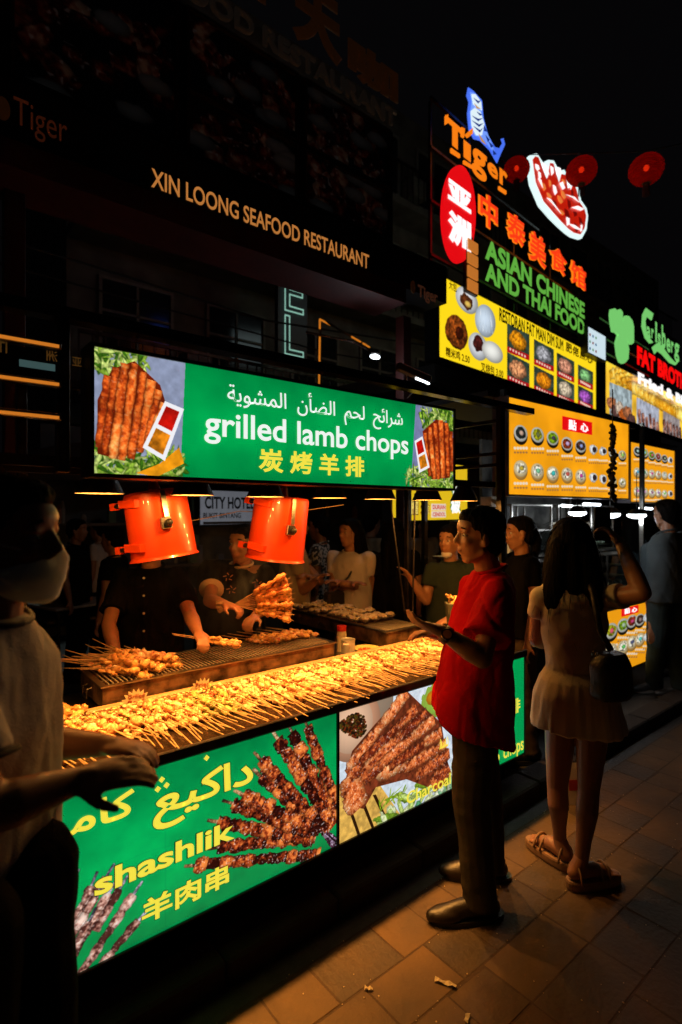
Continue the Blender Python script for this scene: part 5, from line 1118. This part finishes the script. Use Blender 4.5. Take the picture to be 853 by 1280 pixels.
        def fn(c,nn): 
            f=np.array((9,9,4.5))*1.0; 
            dv=np.stack([c[:,0]*7+c[:,2]*3,c[:,1]*7-c[:,2]*3,c[:,2]*2.2],1)+.6*noise(c*5)[:,None]
            rg=np.clip(1-2.6*np.abs(noise(dv+seed*5)),0,1)**1.5; rg2=np.clip(1-2.8*np.abs(noise(c*np.array((15,15,6))+seed*9)),0,1)**1.5
            return fold*noise(c*f+seed)+fold*.5*noise(c*np.array((21,21,8))+seed*3)-ridge*rg*.6-ridge*.35*rg2+.0012*noise(c*70)
        return s.part(name,mb,m,vox=vox,smooth=3,fn=fn,label=label)
    def collar(s,m,r=.072,th=.008):
        k=s.k; c=s.J['neck']+Vector((0,0,.012)); pts=[c+s.loc(cos(t)*r*.95,sin(t)*r,0)+Vector((0,0,-.018*k*cos(t))) for t in np.linspace(0,2*pi,25)]
        b=MB(); b.tube(pts,th*k,8,caps=False); b.build('collar',m,s.R,True)
    def trousers(s,m,r=(.10,.075,.06),fold=.006,name='trousers',zt=None,seed=0):
        k=s.k; mb=MB(); J=s.J; mb.loft([(J['pelvis']+Vector((0,0,-.08*k)),.12*k,.165*k,s.yaw,2.3),(J['pelvis']+Vector((0,0,.07*k)),.11*k,.15*k,s.yaw,2.3)],n=28)
        for n in 'LR':
            h,kn,a=J['hip'+n],J['kn'+n],J['an'+n]; e=a+Vector((0,0,-.03)); mb.cap(h,h.lerp(kn,.5),r[0]*k,r[0]*.88*k); mb.cap(h.lerp(kn,.5),kn,r[0]*.88*k,r[1]*k); mb.cap(kn,kn.lerp(e,.8),r[1]*k,r[2]*k); mb.cap(kn.lerp(e,.75),e,r[2]*k,r[2]*1.03*k,flat=True,n=20)
        def fn(c,nn): return fold*noise(c*np.array((12,12,9))+seed)+fold*.6*noise(c*np.array((16,16,30))+seed)
        return s.part(name,mb,m,fn=fn)
    def shoes(s,m,yaws,sole=None,L=.27,hgt=.055,name='shoe'):
        k=s.k
        for n,a in zip('LR',yaws):
            g=Vector((s.J['an'+n].x,s.J['an'+n].y,0)); d=Vector((cos(a),sin(a),0)); mb=MB(); U=Vector((0,0,1)); R=Matrix.Rotation(a,3,'Z')
            mb.chain([g-d*.045*k+U*.045,g+d*.05*k+U*.05,g+d*.15*k+U*.033,g+d*(L-.085)*k+U*.028],[.038*k,.04*k,.034*k,.026*k]); mb.ell(g+d*.14*k+U*.03,(.085*k,.046*k,.034),R); mb.cap(g-d*.03*k+U*.05,g-d*.03*k+U*.095,.04*k,.042*k,flat=True)
            o=s.part(name,mb,m,vox=.006 if s.vox<.009 else s.vox,smooth=3)
            q=MB(); q.loft([((g+d*.055*k)+U*z,(L/2+.008)*k,.047*k,a,2.6) for z in (.0,.02)],n=28); q.build('sole',sole or black,o)
    def hair(s,style='short',m=None,L=.4,fwd=0,vox=None,vol=1):
        k=s.k*vol; R=s.rot(); H=lambda x,y,z: s.H(x*(1+(vol-1)*.4),y*vol,z*(1+(vol-1)*.3)); mb=MB(); E=lambda c,r: mb.ell(H(*c),[k*q for q in r],R,nu=20,nv=14)
        E((-.024,0,.05),(.098,.081,.083)); E((-.05,0,-.005),(.066,.077,.075)); E((.02,0,.085),(.062,.06,.04)); 
        if style=='short': E((-.06,0,-.04),(.045,.058,.05)); [E((-.012,q*.068,.015),(.028,.014,.04)) for q in (1,-1)]
        if style in('long','loose'):
            for q in (1,-1): mb.chain([H(-.02,q*.06,.02),H(-.035,q*.075,-.1),H(-.05+fwd,q*.085,-.1-L*.5),H(-.055+fwd,q*.07,-.1-L)],[.035*k,.04*k,.04*k,.022*k])
            for q in (-.6,0,.6): mb.chain([H(-.07,q*.07,0),H(-.085,q*.1,-.12),H(-.10,q*.12,-.1-L*.5),H(-.10,q*.11,-.1-L*(.95+.08*sin(q*5)))],[.05*k,.052*k,.05*k,.025*k])
        if style=='pony': mb.chain([H(-.11,0,.03),H(-.135,0,-.04),H(-.12,0,-.13),H(-.11,0,-.2)],[.03*k,.036*k,.034*k,.014*k])
        if style=='bun': E((-.115,0,.04),(.04,.045,.045))
        def fn(c,nn):
            if style in('long','loose'): return .0022*noise(c*np.array((70,70,4)))+.0012*noise(c*np.array((170,170,7)))
            return .0035*noise(c*np.array((70,70,45)))+.002*noise(c*150)
        o=s.part('hair',mb,m or hairm,vox=vox,smooth=2,fn=fn)
        me=o.data; N_=len(me.vertices); q=MB(); rr=random.Random(int(abs(s.b.x)*1000)); long=style in('long','loose'); hc=s.J['head']
        for i in range(260 if s.vox<.009 else 90):
            v=me.vertices[rr.randrange(N_)]; p=v.co.copy(); n=Vector(v.normal); L_=rr.uniform(.06,.16) if long else rr.uniform(.012,.03)
            t=Vector((0,0,-1))-n*Vector((0,0,-1)).dot(n); t=t.normalized() if t.length>.05 else n
            d=(t+n*rr.uniform(.02,.16 if long else .35)+Vector((rr.gauss(0,.1),rr.gauss(0,.1),0))).normalized()
            if (p-hc).dot(s.loc(1,0,0,s.hy))>.05*k: continue
            q.tube([p-n*.002,p+d*L_*.5,p+d*L_+Vector((0,0,-L_*.12))],[.0016,.0012,.0004],3,caps=False)
        tag(q.build('loose_strand',m or hairm,o),kind='stuff')
        return o
def camdir(r,f,u=0): return Vector((FY*r+FX*f,-FX*r+FY*f,u))
YL=140.7; YR=-39.3; YT=230.7; YA=50.7    # facing picture left, right, the camera, away
# ---- man in the red shirt
F=Fig('man in a loose red t-shirt and wrist watch at the right end of the tray',1.922,1.457,YL-4,1.69,hyaw=YL+6,vox=.0065)
F.J['head']=F.w(598,672,2.30); F.J['neck']=F.w(612,716,2.33); F.set(chest=F.w(606,775,2.34)); F.J['chest'].z=F.J['chest'].z
F.set(shL=(620,744,2.17),shR=(592,735,2.50),elL=(603,824,2.02),wrL=(552,790,2.03),elR=(585,815,2.52),wrR=(550,795,2.42))
F.J['anL']=F.w(601,1128,2.22); F.J['anL'].z=.085; F.J['anR']=F.w(612,1085,2.46); F.J['anR'].z=.085
F.J['knL']=F.w(590,1000,2.24); F.J['knR']=F.w(606,990,2.44); 
F.body(hands={'L':dict(d=camdir(-.9,.05,.30),up=camdir(.1,-.35,-.9),curl=.45,thumb=-.6),'R':dict(d=camdir(-.9,.1,.1),up=(0,0,1),curl=.6)})
red=cloth('red_cotton',(.42,.004,.008))
F.tee(red,zb=.735,w=(.228,.176),ch=(.185,.12),wst=(.212,.142),tilt=.34,loose=.098,sl=.72,fold=.009,seed=3,vox=.007,ridge=.013,shr=.074); F.collar(red); F.trousers(cloth('khaki_grey',(.065,.05,.032)),r=(.10,.078,.066),fold=.006,seed=2)
leather=mat('black_leather',(.022,.014,.010),.42,var=.4,bump=.15,bs=90,coat=.08)
F.shoes(leather,(radians(YL+8),radians(YL-4)),L=.29)
F.hair('short')
b=MB(); c=F.J['wrL'].lerp(F.J['elL'],.12); d=(F.J['elL']-F.J['wrL']).normalized(); b.tube([c-d*.013,c+d*.013],.0325,24); wt=b.build('watch_strap',mat('black_rubber',(.015,.014,.013),.5),F.R,True)
n_=camdir(-.1,-1,.25).normalized(); b=MB(); b.tube([c+n_*.026,c+n_*.040],[.023,.021],24); w_=b.build('watch_case',mat('watch_case',(.05,.045,.04),.25,.9),wt); b=MB(); b.tube([c+n_*.0405,c+n_*.0415],.016,20); b.build('watch_face',mat('watch_face',(.3,.12,.05),.2),wt)
b=MB(); b.bar(F.J['pelvis']+camdir(.0,-.14,-.02),F.J['pelvis']+camdir(.09,-.13,-.02),.004,.02); b.build('belt_clip',steel,F.R)
# ---- woman filming with her phone
F=Fig('woman seen from behind in a cream playsuit, raising her phone, long dark hair',2.38,1.30,YA-18,1.64,vox=.0065)
F.J['head']=F.w(714,684,2.55); F.J['neck']=F.w(716,725,2.52)
F.set(shL=(677,748,2.52),shR=(762,748,2.42),elL=(671,800,2.58),wrL=(690,806,2.80),elR=(803,742,2.28),wrR=(776,680,2.50),chest=(716,780,2.50),pelvis=(720,850,2.50))
F.J['hipL']=F.w(702,890,2.54); F.J['hipR']=F.w(742,890,2.46); F.J['knL']=F.w(697,985,2.54); F.J['knR']=F.w(736,988,2.42)
F.J['anL']=F.w(700,1072,2.55); F.J['anL'].z=.115; F.J['anR']=F.w(727,1088,2.40); F.J['anR'].z=.115
F.body(bare=True,hands={'L':dict(d=camdir(-.4,.9,.1),curl=.7),'R':dict(d=camdir(-.45,.5,.7),up=camdir(.8,-.4,.3),curl=.9,thumb=.4)},feet=None)
m=MB(); 
for n,a in (('L',radians(YA+30)),('R',radians(YR+12))):
    g=Vector((F.J['an'+n].x,F.J['an'+n].y,0)); d=Vector((cos(a),sin(a),0)); U=Vector((0,0,1)); sd=Vector((-d.y,d.x,0)); mb=MB()
    mb.chain([F.J['an'+n]+U*.01,g-d*.03+U*.07],[.031,.033]); mb.chain([g-d*.035+U*.068,g+d*.05+U*.075,g+d*.12+U*.055],[.03,.032,.026])
    for i in range(5): o=-.03+.015*i; mb.cap(g+d*.12+sd*o+U*.052,g+d*(.17-.008*abs(i-1))+sd*o+U*.046,.0105,.008,n=8)
    F.part('foot',mb,skin,vox=.005)
    q=MB(); q.loft([((g+d*.06)+U*z,.132+e,.046+e,a,2.6) for z,e in ((0,-.004),(.012,0),(.034,0),(.042,-.003))],n=30); so=q.build('sandal',mat('tan_sandal',(.3,.17,.09),.6,bump=.2),F.R)
    for dx in (.11,.075,-.03):
        q=MB(); q.tube([g+d*dx+sd*(.048*cos(t))+U*(.04+.055*sin(t)*(1 if dx>0 else 1.25)) for t in np.linspace(0,pi,13)],.0055,8); q.build('strap',mat('tan_sandal',(.3,.17,.09)),so,True)
cream=cloth('cream_cotton',(.74,.64,.46),.10)
k=F.k; mb=MB(); P=F.J['pelvis']; C_=F.J['chest']; y=F.yaw
def at(z): t=(z*k-P.z)/(C_.z-P.z); return Vector((P.x+(C_.x-P.x)*t,P.y+(C_.y-P.y)*t,z*k))
zt=[(.695,.170,.210),(.74,.166,.203),(.84,.158,.19),(.92,.135,.162),(.965,.102,.130),(.985,.105,.128),(1.08,.105,.135),(1.2,.115,.155),(1.30,.11,.155),(1.36,.085,.13),(1.40,.06,.09)]
mb.loft([(at(z),a*k,b_*k,y,2.2) for z,a,b_ in zt],n=40)
for n in 'LR': a,b_=F.J['sh'+n],F.J['el'+n]; mb.cap(C_+Vector((0,0,.1)),a,.06,.052); mb.cap(a,a.lerp(b_,.42),.054,.056,flat=True,n=24)
def rf(c,n):
    a=np.arctan2(c[:,1]-P.y,c[:,0]-P.x); z=c[:,2]/k; sk=np.clip((.97-z)/.2,0,1); top=np.clip((z-.98)/.1,0,1)
    near=np.exp(-((z-.97)/.035)**2)
    return sk*(.0022*np.sin(a*19+6*noise(c*4))+.012*noise(c*np.array((13,13,3.5)))+.004*noise(c*np.array((60,60,9))))+near*.003*np.sin(a*60)+top*(.005*noise(c*np.array((10,10,22)))+.003*noise(c*np.array((25,25,14)))) 
F.part('playsuit',mb,cream,vox=.007,smooth=3,fn=rf)
F.hair('long',L=.27,vox=.007,vol=1.13)
b=MB(); w=F.J['wrR']+camdir(-.05,.07,.085); 
ph=MB(); ph.box(-.038,-.0045,-.078,.038,.0045,.078); o=ph.build('phone',mat('phone_glass',(.02,.02,.022),.15),None,bevel=.003); o.location=F.b+w; o.rotation_euler=(0,0,radians(YA-90)); tag(o,'dark phone held up in the raised hand of the woman in cream','phone')
bgm=mat('black_bag_leather',(.014,.012,.011),.5,bump=.3)
R=empty('shoulder_bag',F.b,label='black shoulder bag hanging at the right hip of the woman in cream',cat='bag')
mb=MB(); c=F.w(764,838,2.28); mb.loft([(c+Vector((0,0,z)),a,b_,radians(YR+20),3) for z,a,b_ in ((-.12,.072,.05),(-.10,.088,.06),(.02,.086,.058),(.07,.06,.04))],n=28); me=remesh(mb,.008,3,lambda c,n:.004*noise(c*18)); link('bag_body',me,bgm,R,True)
b=MB(); b.tube([c+Vector((0,0,.08)),F.w(750,790,2.33),F.w(742,745,2.36),F.w(735,722,2.43),F.w(738,735,2.55)],.014,8); b.build('strap',bgm,R,True)
b=MB(); b.tube([c+camdir(-.09,-.05,.08+.012*cos(t)) + camdir(.012*sin(t),0) for t in np.linspace(0,2*pi,13)],.0025,6); b.build('ring',steel,R)
# ---- masked vendor in the foreground
F=Fig('masked man in a pale shirt leaning over the tray at the left edge',.142,1.215,YR-6,1.72,hyaw=YR,vox=.0065)
F.J['head']=F.w(10,678,1.06); F.J['neck']=F.w(-14,775,1.06)
F.set(chest=F.w(-40,880,1.07),pelvis=F.w(-55,1060,1.12),shR=(-66,868,.93),elR=(-22,1018,.90),wrR=(92,978,1.02),shL=(4,850,1.26),elL=(50,930,1.34),wrL=(128,932,1.32))
F.body(hands={'R':dict(d=camdir(.9,.35,.06),up=camdir(.0,-.45,.9),curl=.4,thumb=.5),'L':dict(d=camdir(.9,-.1,-.05),up=(0,0,1),curl=.6)})
pale=cloth('pale_grey_cotton',(.62,.58,.52))
F.tee(pale,zb=.70,w=(.22,.17),ch=(.19,.14),loose=.075,sl=.62,fold=.009,seed=8,vox=.008); MC['surgical_mask']=None; del MC['surgical_mask']; F.collar(mat('dark_strap',(.02,.015,.012),.7),r=.075,th=.006)
a,b_=F.J['shR'],F.J['elR']; b=MB(); e=a.lerp(b_,.61); e2=a.lerp(b_,.655); b.tube([e,e2],[.078,.079],24); b.build('sleeve_trim',mat('black_trim',(.015,.013,.012),.8),F.R,True)
F.trousers(cloth('black_cotton',(.006,.0055,.005)),r=(.10,.08,.07)); F.shoes(leather,(radians(YR),radians(YR-8)))
F.hair('short')
mb=MB(); R_=F.rot(); E=lambda c,r: mb.ell(F.H(*c),[F.k*q for q in r],R_,nu=24,nv=16)
E((.045,0,-.062),(.054,.060,.046)); mb.chain([F.H(.086,0,-.008),F.H(.107,0,-.030),F.H(.092,0,-.066),F.H(.07,0,-.100)],[.012,.012,.02,.022]); E((.026,0,-.066),(.066,.063,.046)); E((.055,0,-.095),(.045,.035,.025))
F.part('face_mask',mb,mat('surgical_mask',(.8,.86,.92),.75,var=.06,bump=.1,sss=.7),vox=.006,smooth=5,fn=lambda c,n:.0007*np.sin((c[:,2]-F.J['head'].z)*330)*np.clip(np.abs(noise(c*9))+.4,0,1))
for z0,z1 in ((-.012,.012),(-.085,-.03)):
    b=MB(); b.tube([F.H(.06,-.06,z0),F.H(.025,-.073,(z0+z1)/2),F.H(-.012,-.082,z1)],.0022,6); b.build('mask_loop',mat('surgical_mask',(.5,.55,.62)),F.R)
    b=MB(); b.tube([F.H(.06,.06,z0),F.H(.025,.073,(z0+z1)/2),F.H(-.012,.082,z1)],.0022,6); b.build('mask_loop',mat('surgical_mask',(.5,.55,.62)),F.R)
# ---- cooks
blk=cloth('black_cotton',(.006,.0055,.005))
F=Fig('cook in a black shirt with small white buttons, face hidden by the left orange hood',1.10,3.02,YT+4,1.60)
F.set(elR=(136,782,2.80),wrR=(146,822,2.72),elL=(238,770,2.85),wrL=(248,792,2.66),shR=(152,722,3.02),shL=(222,722,3.02))
F.body(hands={'L':dict(d=camdir(.5,-.8,-.3),up=camdir(0,.2,1),curl=1.0),'R':dict(curl=.6)}); F.tee(blk,zb=.8,sl=.75,loose=.07,fold=.007); F.collar(blk); F.trousers(blk); F.shoes(leather,(radians(YT),)*2); F.hair('short')
for i in range(6): b=MB(); p=F.J['chest']+F.loc(.137,.0,.14-.10*i); b.tube([p,p+F.loc(.004,0,0)],.0065,10); b.build('button',mat('pearl_button',(.8,.75,.6),.3),F.R)
p=wpt(262,802,2.62)
for i in range(2): skewer(p+Vector((0,0,.01*i)),camdir(.9,-.1+.1*i,-.12),1+i,5,'pale skewer in the hand of the black shirted cook','skewers held over the near grill')
F=Fig('cook in a black tee with a cream neck trim, fanning a bunch of skewers',1.60,3.10,YT-8,1.66,hyaw=YT-25)
F.set(elR=(262,752,3.05),wrR=(282,757,2.92),shR=(268,718,3.30),elL=(338,755,3.3),wrL=(318,772,3.05),shL=(332,716,3.35),)
F.J['head']=F.w(303,682,3.34); F.J['neck']=F.w(302,708,3.38)
F.body(hands={'R':dict(d=camdir(.8,-.4,-.1),curl=1.1),'L':dict(curl=1)}); F.tee(blk,zb=.8,sl=.6,loose=.07,fold=.007,seed=4); F.collar(mat('cream_trim',(.6,.45,.28),.8)); F.trousers(blk); F.shoes(leather,(radians(YT),)*2); F.hair('short')
for n in 'LR': a,b_=F.J['sh'+n],F.J['el'+n]; b=MB(); b.tube([a.lerp(b_,.57),a.lerp(b_,.615)],.0725*F.k,20); b.build('sleeve_trim',mat('cream_trim',(.6,.45,.28),.8),F.R,True)
for (px,py) in ((286,722),(290,738),(322,730)):
    p=F.w(px,py,3.2); b=MB(); 
    for q in range(5): a=q*1.26; b.tube([p+camdir(.012*cos(a),-.01,.012*sin(a)),p+camdir(.03*cos(a+.5),-.012,.025*sin(a+.5))],.003,5)
    tag(b.build('shirt_print',mat('faded_print',(.5,.22,.12),.7),F.R),kind='stuff')
for i in range(10):
    a=-.28+.085*i; p=wpt(292,757,2.9); d=camdir(cos(a),-.12+.03*(i%3),sin(a)+.05); skewer(p+d*.13,d,i,5+i%3,'golden skewer in the fanned bunch held by the cook with cream trim','skewers fanned in the cook\'s hand',1.25)
# ---- customers
def simple(label,px,zc,yaw,H,shirt,trou,hair,hy=None,L=.3,**j):
    p=wpt(px,641,zc); F=Fig(label,p.x,p.y,yaw,H,hyaw=hy,vox=.011); F.set(**j); F.body(detail=True); F.tee(shirt,zb=.86,sl=.55,fold=.007,seed=int(px)); F.collar(shirt); F.trousers(trou); F.shoes(leather,(radians(yaw),)*2); F.hair(hair,L=L); return F
dkg=cloth('dark_green_tee',(.028,.04,.032)); jean=cloth('dark_denim',(.03,.045,.06)); bei=cloth('beige_cotton',(.3,.22,.13)); whi=cloth('white_cotton',(.6,.52,.46)); grb=cloth('grey_blue_cotton',(.07,.085,.09))
F=simple('young woman with a white mask under her chin, holding the post behind the counter',563,3.8,YT-38,1.56,dkg,jean,'bun',hy=YT-40,elR=(533,752,3.75),wrR=(514,725,3.72),shR=(540,712,3.8),elL=(590,760,3.75),wrL=(560,775,3.6))
mb=MB(); mb.ell(F.H(.040,0,-.092),(.034,.040,.030),F.rot(),nu=20,nv=12); F.part('chin_mask',mb,mat('white_mask',(.75,.72,.68),.8,bump=.1),vox=.006)
F=simple('woman in a dark top with tied dark hair, standing behind the red shirted man',651,3.7,YL+4,1.62,blk,cloth('dark_shorts',(.10,.07,.05)),'pony')
F=simple('woman in a white top with long dark hair and crossed hands, behind the oyster grill',438,4.3,YT-30,1.60,whi,cloth('cream_skirt_cotton',(.5,.42,.34)),'loose',hy=YT-48,L=.26,elR=(419,735,4.25),wrR=(442,731,4.1),elL=(458,737,4.25),wrL=(424,729,4.08))
mb=MB(); P=F.J['pelvis']; mb.loft([(Vector((P.x,P.y,.45)),.20,.23,F.yaw),(Vector((P.x,P.y,.8)),.15,.18,F.yaw),(Vector((P.x,P.y,.99)),.11,.13,F.yaw)]); F.part('skirt',mb,cloth('cream_skirt_cotton',(.5,.42,.34)),fn=lambda c,n:.012*np.sin(np.arctan2(c[:,1]-P.y,c[:,0]-P.x)*14))
bb=empty('handbag',F.b,label='small black handbag slung at the hip of the woman in white',cat='bag'); b=MB(); c=F.w(418,752,4.1); b.box(c.x-.08,c.y-.04,c.z-.09,c.x+.08,c.y+.04,c.z+.07); b.build('bag_body',bgm,bb,bevel=.015); b=MB(); b.tube([c+Vector((0,0,.07)),F.w(436,722,4.15),F.w(448,700,4.25)],.008,6); b.build('strap',bgm,bb)
F=simple('man in a beige shirt, head hidden behind the right orange hood',368,4.3,YR+10,1.66,bei,blk,'short',elL=(400,728,4.4),wrL=(385,722,4.2),elR=(378,740,4.15),wrR=(396,726,4.05))
F=simple('dark clothed woman seen from behind with very long black hair',492,4.35,YA+8,1.60,blk,jean,'long',L=.42)
F=simple('person in a black and white patterned top behind the beige man',400,5.0,YL-10,1.62,mat('patterned_top',(.45,.42,.38),.8,col2=(.02,.02,.02),vs=40,thr=(.48,.52)),blk,'short')
simple('person in a beige top far back, right of the woman in the white top',465,6.2,YR+30,1.62,bei,jean,'short')
simple('person in a pale top far back, left of the woman with the chin mask',528,6.6,YT+20,1.6,whi,blk,'loose')
F=Fig('tall man in a grey blue t-shirt seen from behind at the right edge',5.25,1.90,YA+22,1.76,hyaw=YA+22,vox=.0085)
F.set(elL=(812,735,4.85),wrL=(815,785,4.75),shL=(810,688,4.88))
F.J['anL']=F.w(818,858,5.02); F.J['anL'].z=.085; F.J['anR']=F.w(852,862,4.85); F.J['anR'].z=.085
F.body(); F.tee(grb,zb=.84,sl=.62,fold=.008,seed=6); F.collar(grb); F.trousers(cloth('slate_trousers',(.05,.08,.09)),r=(.105,.08,.07)); F.shoes(mat('dark_trainer',(.03,.03,.032),.5),(radians(YL+6),radians(YL-8)),sole=mat('pale_sole',(.4,.38,.35),.6),L=.28); F.hair('short')
b=MB(); b.tube([F.w(822,668,4.78),F.w(840,690,4.70),F.w(862,740,4.68)],.018,8); b.build('crossbody_strap',blk,F.R,True)
F=simple('woman with long dark hair in a dark top, in front of the tall man',787,6.2,YA+10,1.60,cloth('dark_slate_top',(.04,.055,.06)),jean,'long',L=.3)
F=simple('person in dark clothes with pale trainers beyond the tall man',838,5.6,YL,1.62,blk,cloth('grey_trousers',(.14,.12,.1)),'short')
for px,zc,H,lab,c in ((96,5.4,1.58,'dark haired diner facing right in the gloom behind the masked vendor',blk),(124,6.0,1.56,'second diner in a pale shirt further back, right of the dark haired one',whi),(142,4.6,1.52,'person in black standing in the gloom between the masked vendor and the first cook',blk)):
    simple(lab,px,zc,YR if px==96 else YL,H,c,blk,'short')
F=Fig('passer-by in dark shorts cut off by the right edge of the picture, lower leg bare',2.92,.62,YT,1.66,vox=.011)
p=wpt(985,1160,1.55); F.b=Vector((p.x,p.y,0)); F.R.location=F.b
F.body(bare=True); F.tee(blk); F.trousers(blk,r=(.1,.085,.04)) if 0 else None; F.hair('short'); F.shoes(leather,(radians(YT),)*2)
# paper bag on the paving behind the woman's legs
p=wpt(713,1003,3.12); R=empty('paper_bag',(p.x,p.y,0),radians(-35),label='small cream paper bag with red print on the paving behind the bare legs',cat='bag')
b=MB(); b.loft([((0,0,0),.075,.045,0,9),((0,0,.2),.078,.035,0,9)],n=24,caps=False); b.build('bag_body',mat('cream_paper',(.6,.48,.36),.7),R); b=MB(); b.box(-.03,-.046,.08,.03,-.0445,.14); b.build('red_print_patch',mat('red_ink',(.5,.03,.02),.6),R)

# thin smoke rising off the near grill
sm=bpy.data.materials.new('grill_smoke'); sm.use_nodes=True; N=sm.node_tree.nodes; L=sm.node_tree.links; N.clear(); o_=N.new('ShaderNodeOutputMaterial'); vs=N.new('ShaderNodeVolumePrincipled'); tc=N.new('ShaderNodeTexCoord'); mp=N.new('ShaderNodeMapping'); mp.inputs['Scale'].default_value=(1,1,.45)
nz=N.new('ShaderNodeTexNoise'); nz.inputs['Scale'].default_value=7; nz.inputs['Detail'].default_value=4; nz.inputs['Distortion'].default_value=1.2; rp=N.new('ShaderNodeMapRange'); rp.inputs[1].default_value=.5; rp.inputs[2].default_value=.72; rp.inputs[3].default_value=0; rp.inputs[4].default_value=1.6
gr=N.new('ShaderNodeTexGradient'); gr.gradient_type='SPHERICAL'; mg=N.new('ShaderNodeMapping'); mg.inputs['Scale'].default_value=(2.1,3.2,2.4); mu=N.new('ShaderNodeMath'); mu.operation='MULTIPLY'
L.new(tc.outputs['Object'],mp.inputs[0]); L.new(mp.outputs[0],nz.inputs[0]); L.new(nz.outputs[0],rp.inputs[0]); L.new(tc.outputs['Object'],mg.inputs[0]); L.new(mg.outputs[0],gr.inputs[0]); L.new(gr.outputs[0],mu.inputs[0]); L.new(rp.outputs[0],mu.inputs[1]); L.new(mu.outputs[0],vs.inputs['Density']); vs.inputs['Color'].default_value=(.9,.88,.85,1); L.new(vs.outputs[0],o_.inputs['Volume'])
b=MB(); b.box(-.48,-.30,-.40,.48,.30,.42); o=b.build('grill_smoke',sm); o.location=(1.42,2.68,1.30); tag(o,'thin smoke rising over the near charcoal grill','smoke',kind='stuff')
